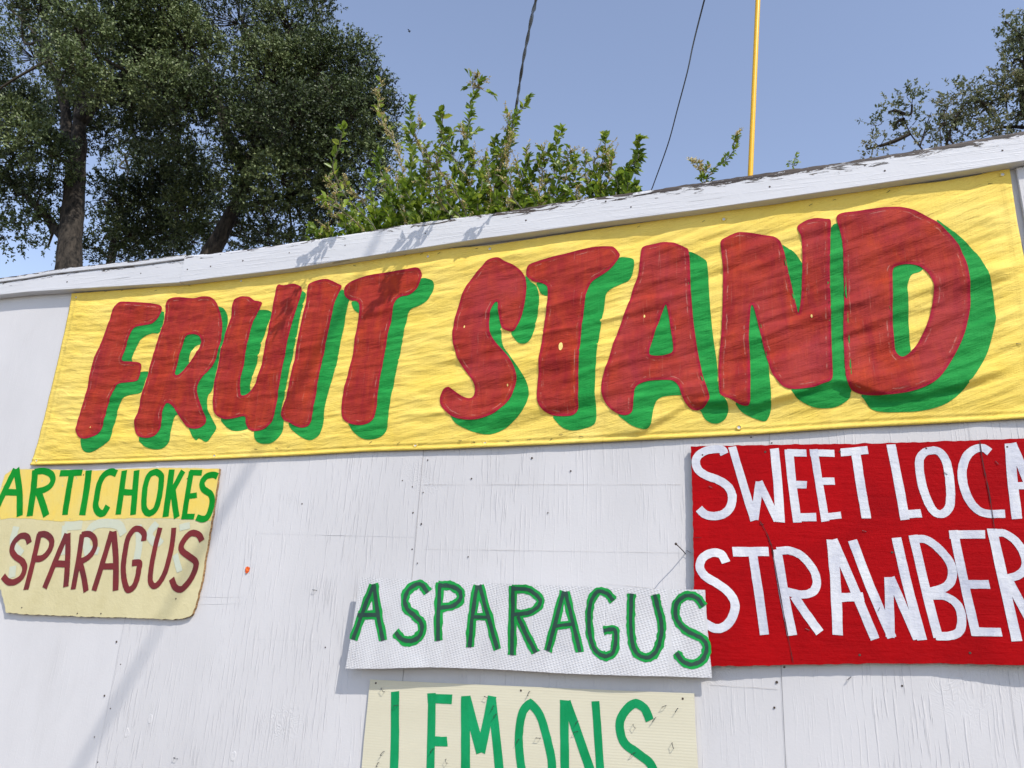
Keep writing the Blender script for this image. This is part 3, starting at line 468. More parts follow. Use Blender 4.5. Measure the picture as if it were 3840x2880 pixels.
ASP=[('A',[([(-1385,1791),(-1412,1709),(-1441,1607)],29.0),([(-1384,1793),(-1357,1699),(-1327,1609)],28.6),([(-1434,1687),(-1351,1692)],27.6)]),('S',[([(-1177,1771),(-1205,1798),(-1238,1788),(-1258,1757),(-1251,1721),(-1215,1693),(-1189,1670),(-1189,1635),(-1217,1614),(-1254,1615),(-1282,1637)],28.1)]),('P',[([(-1134,1804),(-1131,1708),(-1124,1617)],27.3),([(-1138,1796),(-1094,1795),(-1060,1778),(-1058,1751),(-1086,1730),(-1131,1722)],26.9)]),('A',[([(-1000,1800),(-1009,1701),(-1012,1603)],26.5),([(-991,1802),(-955,1703),(-917,1602)],25.2),([(-1012,1698),(-949,1700)],21.4)]),('R',[([(-873,1801),(-870,1695),(-867,1586)],25.6),([(-879,1792),(-822,1791),(-784,1769),(-780,1746),(-813,1720),(-868,1712)],24.0),([(-852,1707),(-822,1652),(-788,1598)],25.6)]),('A',[([(-700,1789),(-724,1695),(-747,1605)],24.8),([(-694,1789),(-668,1697),(-643,1607)],23.6),([(-732,1681),(-667,1689)],19.7)]),('G',[([(-539,1766),(-558,1787),(-588,1792),(-610,1761),(-615,1711),(-611,1661),(-596,1619),(-567,1599),(-541,1606),(-530,1633),(-532,1677),(-567,1674)],22.8)]),('U',[([(-480,1790),(-483,1727),(-480,1662),(-466,1615),(-435,1601),(-408,1615),(-391,1655),(-388,1703),(-399,1751),(-408,1789)],23.1)]),('S',[([(-261,1759),(-283,1785),(-316,1787),(-343,1759),(-341,1716),(-312,1685),(-269,1666),(-254,1641),(-265,1607),(-292,1590),(-321,1594),(-344,1619)],23.3)])]
LEM=[('L',[([(-1284,1448),(-1268,1297),(-1258,1160)],30.4),([(-1269,1170),(-1187,1175)],29.0)]),('E',[([(-1148,1451),(-1138,1307),(-1129,1173)],27.7),([(-1162,1435),(-1077,1438)],29.0),([(-1143,1307),(-1081,1310)],29.0),([(-1135,1183),(-1057,1188)],28.5)]),('M',[([(-1029,1452),(-1018,1317),(-1006,1169)],30.5),([(-1027,1449),(-964,1289)],31.2),([(-936,1455),(-963,1289)],29.3),([(-938,1455),(-913,1326),(-886,1181)],28.8)]),('O',[([(-807,1445),(-830,1417),(-839,1363),(-836,1306),(-821,1241),(-792,1193),(-758,1191),(-733,1224),(-729,1279),(-747,1345),(-773,1411),(-807,1445)],26.8)]),('N',[([(-696,1460),(-691,1344),(-684,1196)],27.4),([(-689,1459),(-637,1338),(-582,1206)],28.5),([(-596,1464),(-585,1353),(-571,1207)],24.6)]),('S',[([(-429,1423),(-445,1455),(-476,1466),(-509,1435),(-520,1398),(-505,1354),(-464,1328),(-426,1302),(-411,1259),(-437,1223),(-475,1215),(-508,1233)],25.9)])]
O_ART=[(-3271,2249),(-3307,2224),(-3311,2168),(-3312,2092),(-3302,1969),(-3280,1848),(-3215,1755),(-3169,1733),(-3136,1693),(-3116,1662),(-3101,1637),(-3010,1634),(-2769,1636),(-2484,1641),(-2267,1643),(-2246,1642),(-2195,1650),(-2166,1661),(-2154,1691),(-2145,1783),(-2145,1932),(-2148,2073),(-2151,2209),(-2153,2229),(-2406,2238),(-2676,2238),(-2699,2234),(-2809,2235),(-2872,2237),(-3078,2245)]
YB=[(-3402,2023),(-3268,2023),(-3205,2030),(-3106,2028),(-2944,2016),(-2821,2019),(-2702,2023),(-2585,2029),(-2442,2030),(-2301,2028),(-2083,2017)]
O_RED=[(-292,2265),(-40,2263),(190,2259),(407,2259),(657,2259),(882,2256),(1111,2252),(1104,2107),(1079,1862),(1057,1661),(821,1649),(577,1636),(383,1629),(183,1618),(-71,1599),(-292,1583),(-289,1687),(-289,1827),(-289,1972),(-290,2122)]
R_CRACK=[[(-55,1955),(-42,1843),(-26,1721),(-10,1607)],[(542,2257),(543,2182),(548,2099),(549,1996)],[(-288,1968),(-261,1969)],[(-86,2022),(-67,1983),(-55,1945)]]
O_ASP=[(-1440,1816),(-1139,1811),(-817,1808),(-518,1805),(-255,1807),(-252,1709),(-246,1631),(-241,1554),(-351,1551),(-460,1547),(-571,1543),(-686,1540),(-804,1540),(-926,1539),(-1019,1537),(-1146,1533),(-1244,1525),(-1344,1517),(-1460,1511),(-1452,1612),(-1446,1726)]
O_LEM=[(-1383,1480),(-1127,1485),(-813,1493),(-577,1499),(-296,1507),(-295,1426),(-289,1304),(-285,1178),(-795,1133),(-1379,1077),(-1381,1205),(-1383,1287),(-1383,1371)]
STAPLE=[(-1329,1450),(-1275,1405),(-955,1453),(-930,1423),(-921,1400),(-812,1473),(-653,1400),(-655,1373),(-475,1403),(-415,1426),(-385,1465),(-348,1457),(-360,1359),(-775,1346),(-841,1332),(-478,1327),(-1308,1256),(-1078,1253),(-1131,1280),(-1321,1221)]
STAPLE_R=[(-232,2129),(-80,2011),(210,1991),(34,1704),(231,1768),(578,2189),(443,2161)]
STAPLE_W=[(-306,1926),(139,1576),(-2134,1168),(-1648,1770)]
STAPLE_B=[(-1992,2304),(-1895,2306),(-1842,2308),(-1481,2316),(-1362,2309),(-1114,2312),(-1063,2304),(-1114,2312),(-1063,2305),(-932,2304),(-852,2307),(-772,2306),(-736,2322),(-663,2312),(-1108,3093),(-1269,3090),(-467,3107),(-234,3097),(129,3113),(206,3122),(375,3129),(674,3113),(682,2555),(-1953,3084),(-1805,3089),(-1648,3076),(-1418,3099),(-1346,3096),(-2970,3089),(-2871,3085),(-2670,3064),(-2486,3072)]
RIDGE=[(-460,2329),(-371,2379),(-291,2422),(-195,2413),(-77,2403),(23,2430),(97,2451),(161,2465),(242,2443),(311,2409),(406,2416),(484,2431),(542,2447),(602,2463)]
T1=[(-13.1,6.0,12.66,0.56,1.0),(-11.62,5.8,11.69,0.58,1.0),(-11.3,5.5,10.62,0.48,1.0),(-11.34,6.0,10.64,0.42,1.0),(-11.76,6.5,12.65,0.67,1.0),(-11.55,7.0,12.27,0.63,1.0),(-11.23,7.0,13.1,0.74,1.0),(-10.46,6.7,11.0,0.59,1.0),(-10.69,7.3,12.46,0.68,1.0),(-11.73,7.2,11.21,0.54,1.0),(-10.1,7.0,10.63,0.54,1.0),(-9.62,7.0,10.88,0.44,1.0),(-12.88,6.0,10.14,0.48,1.0),(-12.19,6.0,9.57,0.45,1.0),(-13.4,6.5,9.76,0.47,1.0),(-11.9,6.2,9.43,0.33,1.0),(-15.82,7.0,14.54,0.53,1.0),(-17.16,7.5,13.59,0.85,1.0),(-15.74,7.0,11.65,0.67,1.0),(-11.78,7.5,10.82,0.31,1.0),(-10.82,7.5,10.59,0.31,1.0),(-13.79,7.0,9.38,0.49,0.8),(-12.76,6.7,9.1,0.34,0.8),(-14.2,7.3,8.72,0.39,0.5),(-12.67,7.0,8.7,0.3,0.7),(-13.24,7.0,8.72,0.35,0.5),(-14.77,7.0,9.76,0.58,0.8),(-12.44,6.8,9.4,0.3,0.8),(-12.86,7.2,8.28,0.2,0.4),(-15.59,7.0,15.76,1.14,1.0),(-13.1,7.0,15.05,1.08,1.0),(-11.16,7.0,14.5,0.97,1.0),(-18.29,9.6,15.8,1.34,1.0),(-15.35,9.4,14.66,1.32,1.0),(-13.11,9.2,13.49,1.05,1.0),(-13.62,9.5,15.23,1.23,1.0),(-14.94,8.8,12.45,0.8,1.0),(-13.19,9.0,12.34,0.72,1.0),(-17.61,9.2,13.69,0.8,1.0)]
T2=[(-11.13,9.0,14.66,1.02,1.0),(-9.79,9.0,14.19,0.99,1.0),(-9.09,9.0,14.45,0.55,1.0),(-9.68,8.5,12.44,0.99,1.0),(-8.85,9.0,12.86,0.89,1.0),(-8.05,9.0,13.02,0.52,1.0),(-7.5,9.0,12.12,0.48,1.0),(-7.14,9.0,11.53,0.34,1.0),(-7.77,8.7,11.31,0.78,1.0),(-7.18,9.0,10.92,0.39,1.0),(-8.6,8.2,10.92,0.84,1.0),(-9.87,8.5,11.05,0.64,1.0),(-8.22,8.7,10.29,0.75,1.0),(-7.41,9.0,10.42,0.54,1.0),(-8.93,8.5,9.92,0.67,1.0),(-8.02,9.0,9.68,0.54,0.8),(-7.21,9.0,9.67,0.38,0.8),(-8.97,9.3,9.57,0.53,0.9),(-8.14,9.2,9.28,0.39,0.9),(-8.52,9.3,9.03,0.37,0.8),(-10.35,9.5,10.05,0.45,0.7),(-9.84,9.5,9.42,0.41,0.7),(-9.14,9.4,9.04,0.32,0.6),(-10.51,9.5,9.51,0.31,0.5),(-10.24,8.7,10.5,0.49,1),(-9.73,8.6,9.86,0.37,0.9),(-10.15,8.5,9.87,0.32,0.8),(-9.34,8.6,9.45,0.36,0.8),(-11.5,9.0,16.62,1.19,1.0),(-9.8,9.0,15.98,0.9,1.0),(-11.69,11.2,15.41,1.5,1.0),(-10.08,11.0,13.35,1.27,1.0),(-12.17,11.2,13.65,1.2,1.0),(-10.3,10.8,11.78,0.99,0.7)]
T3=[(-17.46,12.0,11.14,0.29,0.6),(-16.45,12.0,10.94,0.39,0.6),(-15.46,12.0,10.86,0.38,0.6),(-14.67,12.0,10.81,0.34,0.6),(-10.93,11.0,10.07,0.37,0.6),(-10.2,11.0,9.91,0.33,0.5),(-11.52,11.0,10.1,0.34,0.6),(-16.06,11.0,12.11,0.62,0.8),(-15.68,11.5,12.19,0.66,0.8),(-14.86,11.5,12.39,0.62,0.9),(-13.54,11.0,11.37,0.59,0.9),(-13.16,11.0,11.83,0.52,1),(-15.17,12.0,11.45,0.6,0.8),(-16.33,12.0,11.52,0.57,0.8),(-13.66,11.5,10.77,0.5,0.9),(-17.39,12.0,12.06,0.44,0.6),(-11.31,10.0,10.28,0.35,0.9),(-17.66,12.0,11.36,0.33,0.5),(-14.01,11.0,12.73,0.6,1),(-15.07,11.0,12.98,0.55,0.9),(-17.92,13.0,14.03,0.83,0.5),(-17.35,13.5,14.71,0.96,0.6),(-15.63,13.0,13.68,0.83,0.55),(-16.81,13.0,12.72,0.84,0.45),(-17.94,13.0,12.61,0.58,0.4),(-15.81,13.4,12.55,0.76,0.5),(-15.82,13.0,11.66,0.59,0.5),(-17.49,13.5,12.04,0.62,0.5),(-18.38,13.0,12.06,0.39,0.3),(-14.69,13.0,12.68,0.44,0.4),(-19.33,14.0,15.84,0.68,0.7),(-16.19,14.0,15.13,0.65,0.6),(-14.41,13.5,12.01,0.45,0.4),(-18.14,14.5,14.32,0.84,0.4)]
T4=[(1.9,11.0,10.98,0.15,0.6),(2.1,11.0,11.23,0.18,0.6),(2.5,11.0,11.33,0.25,0.5),(2.2,11.3,11.03,0.2,0.5),(1.9,11.0,10.53,0.19,0.5),(2.53,11.4,11.15,0.2,0.45),(2.63,11.2,10.65,0.22,0.6),(3.0,11.0,11.12,0.2,0.7),(2.87,11.0,10.75,0.19,0.6),(3.32,11.0,11.39,0.26,0.8),(3.5,11.3,11.07,0.29,0.8),(3.2,11.2,10.78,0.26,0.8),(3.65,11.0,11.05,0.3,0.9),(3.67,11.0,10.49,0.28,0.8),(3.94,11.0,11.38,0.28,0.9),(4.14,11.0,12.31,0.17,0.8),(4.15,11.0,12.78,0.11,0.5),(4.37,11.3,12.69,0.24,0.8),(4.16,11.0,11.84,0.28,0.9),(4.25,11.0,11.26,0.32,0.9),(4.52,11.0,12.11,0.42,1),(4.13,11.0,10.68,0.27,0.8),(4.44,11.0,10.89,0.41,1),(4.95,11.5,11.96,0.48,1),(3.0,11.2,10.48,0.19,0.6),(1.68,11.0,10.51,0.12,0.4),(4.86,11.0,12.49,0.42,1)]
TR1=[[(-11749,7000,6913),(-11979,7000,7752),(-12129,7000,8389),(-12222,7000,8903),(-12339,7000,9433),(-12438,7000,9976),(-12569,7000,10538),(-12687,7000,11114),(-12832,7000,11904)],[(-12177,7000,8296),(-12560,7000,8544),(-12840,7000,8818),(-13320,7000,9195),(-13817,7000,9587),(-14306,7000,9916)],[(-12438,7000,9976),(-12858,7000,10590),(-13181,7000,11399),(-13749,7000,12295),(-14398,7000,13256)],[(-12630,7000,10917),(-12287,7000,11410),(-11690,7000,11852),(-11269,7000,12524)],[(-13083,7300,11411),(-12858,7300,11793),(-12194,7300,11468),(-11687,7300,11519)],[(-12832,7000,11904),(-13226,7000,12982),(-13267,7000,14027)]]
TR2=[[(-10789,9000,7878),(-10742,9000,8757),(-10586,9000,9136),(-10461,9000,9486),(-10284,9000,9982),(-10167,9000,10607),(-10056,9000,11286)],[(-10056,9000,11286),(-9874,9000,12047),(-9724,9000,13040),(-9776,9000,14331)],[(-10116,9000,10753),(-9685,9000,11417),(-8987,9000,11877),(-8489,9000,12373)],[(-10167,9000,10607),(-10972,9000,11848),(-11364,9000,12752),(-12105,9000,14217)],[(-10100,9000,11098),(-10164,9000,12103),(-10484,9000,13416),(-11142,9000,14890)],[(-10367,9000,9807),(-9610,9000,9885),(-8873,9000,9960),(-8339,9000,10062)]]
TR3=[[(-17675,13000,10099),(-17885,13000,11517),(-17933,13000,12243),(-17987,13000,12669),(-18243,13000,13074),(-18677,13000,13566)],[(-17958,13000,12560),(-17700,13000,13265),(-16970,13000,13854),(-16387,13000,14572)],[(-17970,13000,11834),(-17421,13000,12179),(-16575,13000,12226),(-15772,13000,12377)],[(-17933,13000,12243),(-17990,13000,13467),(-18035,13000,14566)]]
TR4=[[(4306,11000,8328),(4397,11000,9824),(4390,11000,10459),(4221,11000,10981),(4418,11000,12125)],[(4435,11000,10355),(4367,11000,10464),(4022,11000,10559),(3734,11000,10579),(3476,11000,10462)],[(4322,11000,8768),(3861,11000,9287),(3446,11000,9789),(3030,11000,10475),(3182,11000,10948),(3415,11000,11241)],[(4313,11000,8621),(3593,11000,9019),(2860,11000,9819),(2543,11000,10428),(2416,11000,10719),(2341,11000,11039),(2302,11000,11184)],[(2543,11000,10428),(2686,11000,10838),(2789,11000,11091)],[(3055,11000,9565),(2867,11000,9882),(2878,11000,10469),(2901,11000,10934)],[(4258,11000,10809),(4204,11000,10852),(3948,11000,10737),(3997,11000,11327)]]
SHR={'A':[('f',[(-1726,250,3178),(-1807,212,3389),(-1855,175,3475),(-1895,138,3551),(-1917,100,3625)]),('f',[(-1762,250,3263),(-1823,183,3383),(-1855,117,3416),(-1884,50,3435)]),('f',[(-1659,300,3360),(-1808,267,3564),(-1873,233,3615),(-1902,200,3651)]),('g',[(-1941,200,3259),(-1982,175,3358),(-2007,150,3397)]),('f',[(-1907,200,3255),(-1940,175,3361),(-1939,150,3397)]),('g',[(-1690,200,3230),(-1722,175,3341),(-1741,150,3403)]),('g',[(-1835,300,3297),(-1875,300,3472),(-1896,300,3570)]),('g',[(-1708,300,3283),(-1745,275,3424),(-1759,250,3513)]),('t',[(-1669,160,3080),(-1684,150,3240),(-1690,90,3300),(-1699,-112,3300),(-1720,-147,3310),(-1749,-168,3315)])],'B':[('g',[(-1620,300,3232),(-1649,275,3462),(-1698,250,3633),(-1730,225,3736),(-1722,200,3780)]),('g',[(-1703,250,3257),(-1740,233,3501),(-1767,217,3623),(-1769,200,3673)]),('f',[(-1702,600,3435),(-1860,600,4071),(-1981,600,4296),(-2021,600,4461),(-2028,600,4570)]),('f',[(-1627,350,3299),(-1719,325,3639),(-1746,300,3760)]),('g',[(-1609,200,3220),(-1628,175,3427),(-1630,150,3486)]),('f',[(-1663,400,3328),(-1705,400,3637),(-1749,400,3798)]),('s',[(-1589,160,3080),(-1619,150,3240),(-1631,90,3300),(-1649,-220,3360),(-1593,-307,3420),(-1536,-393,3460)])],'C':[('g',[(-1555,300,3224),(-1578,280,3463),(-1585,260,3665),(-1590,240,3828),(-1594,220,3976),(-1586,200,4060)]),('f',[(-1595,250,3836),(-1562,225,3884),(-1530,200,3927)]),('g',[(-1485,250,3311),(-1496,233,3426),(-1505,217,3558),(-1494,200,3647)]),('f',[(-1462,300,3254),(-1498,283,3538),(-1539,267,3793),(-1562,250,3857)]),('f',[(-1438,300,3252),(-1468,267,3566),(-1484,233,3718),(-1480,200,3790)]),('f',[(-1399,300,3247),(-1412,267,3558),(-1423,233,3665),(-1406,200,3726)]),('g',[(-1358,200,3191),(-1391,183,3383),(-1398,167,3455),(-1389,150,3524)]),('g',[(-1428,200,3199),(-1510,183,3407),(-1533,167,3474),(-1547,150,3532)]),('s',[(-1185,160,3080),(-1215,150,3240),(-1227,90,3300),(-1245,-200,3360),(-1180,-289,3420),(-1132,-378,3470)]),('t',[(-1169,160,3080),(-1189,150,3240),(-1197,90,3300),(-1209,-209,3360),(-1167,-271,3410),(-1132,-317,3430)]),('t',[(-1240,160,3080),(-1255,150,3240),(-1261,90,3300),(-1270,-100,3310),(-1285,-143,3325),(-1303,-174,3335)])],'D':[('g',[(-1287,300,3195),(-1299,280,3467),(-1303,260,3638),(-1301,240,3795),(-1286,220,3917),(-1266,200,4022)]),('f',[(-1278,220,4022),(-1263,210,4083),(-1261,200,4120)]),('f',[(-1273,220,4057),(-1238,210,4069),(-1218,200,4093)]),('g',[(-1308,250,3632),(-1370,227,3738),(-1397,203,3795),(-1403,180,3841)]),('f',[(-1298,220,3764),(-1302,200,3810),(-1320,180,3843)]),('g',[(-1321,250,3212),(-1337,233,3404),(-1335,217,3557),(-1326,200,3628)]),('g',[(-1207,250,3199),(-1222,233,3388),(-1217,217,3515),(-1208,200,3585)]),('f',[(-1190,300,3223),(-1265,283,3505),(-1286,267,3665),(-1265,250,3736)]),('g',[(-1274,180,3171),(-1264,150,3386),(-1256,120,3485)]),('g',[(-1187,150,3146),(-1206,125,3340),(-1193,100,3401)]),('f',[(-1360,300,3242),(-1388,275,3517),(-1396,250,3646)])],'E':[('g',[(-1167,300,3181),(-1162,283,3433),(-1145,267,3617),(-1115,250,3727),(-1078,233,3836),(-1030,217,3901),(-1005,200,3948)]),('f',[(-1140,300,3217),(-1137,275,3563),(-1122,250,3711),(-1099,225,3851),(-1112,200,3895)]),('g',[(-1200,300,3224),(-1205,283,3621),(-1176,267,3740),(-1166,250,3795)]),('f',[(-1091,250,3186),(-1086,233,3449),(-1081,217,3600),(-1070,200,3769)]),('g',[(-1188,200,3172),(-1190,175,3430),(-1181,150,3549)]),('f',[(-1162,250,3156),(-1161,233,3460),(-1188,217,3617),(-1190,200,3681)]),('g',[(-1095,150,3136),(-1077,125,3322),(-1079,100,3392)]),('g',[(-1203,200,3173),(-1222,175,3371),(-1212,150,3457)]),('t',[(-942,160,3080),(-957,150,3240),(-963,90,3300),(-972,-109,3310),(-992,-138,3325),(-993,-168,3335)])],'F':[('g',[(-1095,300,3212),(-1069,267,3467),(-1019,233,3576),(-982,200,3630)]),('g',[(-1007,300,3202),(-1034,275,3467),(-993,250,3550),(-944,225,3607),(-889,200,3663)]),('f',[(-949,300,3195),(-951,267,3474),(-932,233,3603),(-933,200,3678)]),('f',[(-978,300,3198),(-1002,283,3507),(-1017,267,3613),(-1020,250,3711)]),('g',[(-1043,200,3155),(-1018,175,3366),(-1006,150,3427)]),('f',[(-1061,350,3233),(-1078,325,3560),(-1081,300,3695)]),('f',[(-909,300,3267),(-924,275,3467),(-914,250,3562)]),('g',[(-969,150,3121),(-957,125,3313),(-937,100,3349)])],'G':[('g',[(-856,300,3184),(-859,275,3449),(-867,250,3587),(-867,225,3676),(-843,200,3748)]),('f',[(-835,300,3182),(-843,267,3474),(-815,233,3560),(-799,200,3639)]),('f',[(-877,300,3187),(-889,275,3485),(-878,250,3589)]),('g',[(-842,300,3183),(-839,283,3443),(-810,267,3548),(-787,250,3638)]),('f',[(-748,200,3194),(-760,175,3368),(-748,150,3427)]),('f',[(-739,300,3246),(-743,267,3459),(-752,233,3557),(-735,200,3628)]),('g',[(-815,150,3175),(-814,125,3338),(-788,100,3379)])],'H':[('f',[(-705,300,3242),(-695,267,3467),(-668,233,3568),(-628,200,3633)]),('g',[(-684,300,3239),(-681,267,3450),(-648,233,3580),(-651,200,3685)]),('f',[(-726,300,3244),(-727,283,3482),(-711,267,3596),(-695,250,3655)]),('f',[(-657,300,3236),(-646,267,3460),(-627,233,3537),(-614,200,3584)]),('g',[(-603,300,3229),(-593,275,3465),(-548,250,3551),(-524,225,3617),(-496,200,3642)]),('g',[(-576,300,3226),(-568,283,3474),(-538,267,3545),(-515,250,3585)]),('g',[(-626,250,3205),(-610,225,3429),(-585,200,3486)]),('g',[(-531,200,3239),(-514,175,3384),(-506,150,3382)])],'I':[('g',[(-289,300,3263),(-239,280,3459),(-198,260,3493),(-161,240,3515),(-131,220,3546),(-113,200,3581)]),('f',[(-239,280,3459),(-268,265,3500),(-291,250,3540)]),('f',[(-229,250,3454),(-232,250,3477),(-230,250,3503)]),('f',[(-131,220,3546),(-117,210,3574),(-112,200,3604)]),('f',[(-255,250,3466),(-267,250,3498),(-269,250,3528)])],'J':[('g',[(87,600,3459),(102,600,3673),(111,600,3704),(119,600,3735)]),('g',[(102,600,3665),(90,600,3687),(80,600,3697)]),('g',[(104,600,3672),(116,600,3679),(123,600,3684)])]}
POLE=[(55,350,5213),(-8,350,4376),(-74,350,3501),(-152,350,2471)]
CAB1=[(-1277,1200,6046),(-1502,1650,5979),(-1686,2100,6291),(-1878,2550,6490),(-2069,3000,6690),(-2260,3450,6799),(-2443,3900,6985),(-2650,4350,7035),(-2854,4800,7100),(-3048,5250,6909),(-3236,5700,6827)]
CAB2=[(-184,1500,6147),(-378,2100,6109),(-521,2700,6271),(-638,3300,6500),(-802,3900,6588),(-979,4500,6631),(-1233,5100,6535),(-1414,5700,6649)]
BIRD=[(-9699,14000,18501)]
# ---------------------------------------------------------------- ground
gv, gf = [], []
me = bpy.data.meshes.new('ground'); me.from_pydata([(-700, -700, 0), (700, -700, 0), (700, 700, 0), (-700, 700, 0)], [], [(0, 1, 2, 3)])
tag(link('ground', me, None, GROUND), kind='structure')

# ---------------------------------------------------------------- the stand's front wall
wall = thing('fruit_stand_wall', 'white painted plywood front wall of the roadside stand behind all the signs', 'wall', (-1.2, 0, 0))
XS = [-4.93, -3.71, -2.488, -1.265, -.045, 1.175, 2.395]
for i in range(6):
    o = box('plywood_panel', XS[i] + .0005, XS[i + 1] - .0005, 0.0 + (.0015 if i % 2 else 0), .012, .06, 3.2, WALL_S if i <= 1 else WALL, wall)
for i in range(13):
    x = -4.9 + i * .606
    box('stud', x - .019, x + .019, .0135, .10, .06, 3.19, STUD, wall)
box('bottom_plate', -4.93, 2.395, .0135, .10, .02, .0585, STUD, wall)
def interp(L, x): 
    a = np.array(L, float) / 1000; return float(np.interp(x, a[:, 0], a[:, 1]))
def fascia(name, x0, x1, ztop, zbot, y0, y1, peel, parent=wall):
    # front face as a grid so that wear can follow the top edge; rough upper edge
    n = int((x1 - x0) / .012); rows = [0, .004, .010, .018, .03, .05, .075, 1.0]; V = []; F = []; E = []; PL = []
    for i in range(n + 1):
        x = x0 + (x1 - x0) * i / n; t = ztop(x); b = zbot(x)
        j = .0028 * noise.noise((x * 22, 4, 1)) + .0022 * noise.noise((x * 70, 9, 1)) + .0012 * noise.noise((x * 190, 9, 7)); t += j * min(1, peel(x) + .3)
        prof = [(t, y1, 0), (t, y0 + .008, 0), (t - .0025, y0 + .0025, .002)] + [(t - min(r, (t - b) * (.2 + .13 * q)), y0, r) for q, r in enumerate(rows[2:-1])] + [(b + .002, y0, .09), (b, y0 + .002, .1), (b, y1, .1)]
        for z, y, e in prof: V.append((x, y, z)); E.append(e); PL.append(peel(x))
    m = len(prof)
    for i in range(n):
        for k in range(m - 1):
            a = i * m + k; F.append((a, a + 1, a + m + 1, a + m))
        F.append((i * m + m - 1, i * m, i * m + m, i * m + 2 * m - 1))
    F.append(tuple(range(m - 1, -1, -1))); F.append(tuple(n * m + k for k in range(m)))
    o = pydata(name, V, F, parent, FASCIA)
    for nm, q in (('edge', E), ('peel', PL)):
        a = o.data.attributes.new(nm, 'FLOAT', 'POINT'); a.data.foreach_set('value', np.array(q, np.float32))
    return o
FT = lambda x: interp(F_TOP, x); FB = lambda x: interp(F_BOT, x)
peelR = lambda x: float(np.interp(x, [-4, -2.6, -2.5, -1.6, -1.3, -1.1, -.9, -.7, -.4, .2, .45, 3], [.22, .22, .12, .10, .30, .16, .55, .38, .60, .62, .56, .46]))
fascia('fascia_board', -2.512, 2.45, lambda x: FT(x) - .006, FB, -.046, -.001, peelR)
fascia('fascia_board', -5.0, -2.516, lambda x: FT(x) - .026, FB, -.041, -.001, lambda x: .04)
fascia('cap_strip', -5.0, -2.516, FT, lambda x: FT(x) - .0255, -.047, .03, lambda x: .42)
# roof edge behind the fascia: bare weathered planks, slightly proud of it
def rough_plank(x0, x1, zt, zb, y0, y1):
    n = int((x1 - x0) / .015); V = []; F = []
    for i in range(n + 1):
        x = x0 + (x1 - x0) * i / n; j = .004 * noise.noise((x * 15, 2, 8)) + .003 * noise.noise((x * 60, 2, 8)) + .002 * noise.noise((x * 160, 2, 8))
        V += [(x, y0, zb(x)), (x, y0, zt(x) + j - .003), (x, y0 + .004, zt(x) + j), (x, y1, zt(x) + j * .5), (x, y1, zb(x))]
    for i in range(n):
        for k in range(5): F.append((i * 5 + k, i * 5 + 5 + k, i * 5 + 5 + (k + 1) % 5, i * 5 + (k + 1) % 5))
    F.append((0, 1, 2, 3, 4)); F.append(tuple(n * 5 + k for k in (4, 3, 2, 1, 0)))
    return pydata('roof_edge_plank', V, F, wall, FLAKED)
rough_plank(-2.51, 2.45, lambda x: FT(x) + float(np.interp(x, [-2.5, -1.2, -.8, .5, 3], [-.010, -.003, .002, .004, .003])), lambda x: FT(x) - .03, .0005, .09)
box('corner_trim', .752, .88, -.0155, -.001, .06, 3.16, WALL, wall, .002)
# fine lines in the plywood (patched seams), plugs and knots
for seg in W_PATCH:
    (x0, z0), (x1, z1) = mm(seg); V = []; F = []
    n = max(6, int(abs(x1 - x0) / .02))
    for i in range(n + 1):
        x = x0 + (x1 - x0) * i / n; z = z0 + (z1 - z0) * i / n + .0012 * noise.noise((x * 40, z0, 0)); hh = (.0003 + .0004 * max(0, noise.noise((x * 6, z0, 9)) + .3)) + .0003 * noise.noise((x * 60, z0, 5))
        V += [(x, -.0004, z - hh), (x, -.0004 - max(0, .0010 * (noise.noise((x * 6, z0, 9)) + .25)), z), (x, -.0004, z + hh)]
    for i in range(n): F += [(3 * i, 3 * i + 3, 3 * i + 4, 3 * i + 1), (3 * i + 1, 3 * i + 4, 3 * i + 5, 3 * i + 2)]
    pydata('filled_seam', V, F, wall, WALL_S)
def vseam(x, z0, z1, wd, mat, name):
    V = []; F = []; n = 40
    for i in range(n + 1):
        z = z0 + (z1 - z0) * i / n; xx = x + .0012 * noise.noise((z * 9, x, 0)); h = wd * (.8 + .5 * noise.noise((z * 14, x, 3)))
        V += [(xx - h, -.0021, z), (xx + h, -.0021, z)]
    for i in range(n): F.append((2 * i, 2 * i + 1, 2 * i + 3, 2 * i + 2))
    return pydata(name, V, F, wall, mat)
for x, z0, z1 in ((.523, 2.2, 3.1), (.540, 1.1, 1.62), (-.0445, 1.0, 2.3), (-1.2645, 1.0, 2.3), (-2.4875, 1.0, 2.3)): vseam(x, z0, z1, .0005, GROOVE, 'panel_seam')
def knot_ring(x, z, rx, rz, name):
    i0 = int(math.floor((x + 4.93) / 1.2225 + 1e-6)) ; i0 = 0 if i0 % 2 else 0
    V = []; F = []; k = 20
    for r, y in ([(1.0, -.0001), (.9, -.0010), (.74, -.0004), (.55, -.0011), (.40, -.0003), (.12, -.0009)] if name == 'plug' else [(1.0, .0002), (.9, -.00035), (.74, -.0001), (.55, -.0004), (.40, -.0001), (.12, -.0003)]):
        for j in range(k):
            a = 2 * math.pi * j / k; w_ = 1 + .3 * noise.noise((math.cos(a) * 1.5 + x * 9, math.sin(a) * 1.5 + z * 9, r)); V.append((x + rx * r * w_ * math.cos(a), y - .0015 * (i0 % 2), z + rz * r * w_ * math.sin(a)))
    for i in range(5):
        for j in range(k): F.append((i * k + j, i * k + (j + 1) % k, (i + 1) * k + (j + 1) % k, (i + 1) * k + j))
    F.append(tuple(5 * k + j for j in range(k))); return pydata(name, V, F, wall, WALL_S, True)
for i, (x, z) in enumerate(mm(KNOT)):
    if 8 <= i < 11: knot_ring(x, z, .011 if 8 <= i < 11 else .017, .017 if 8 <= i < 11 else .019, 'plug' if 8 <= i < 11 else 'knot')
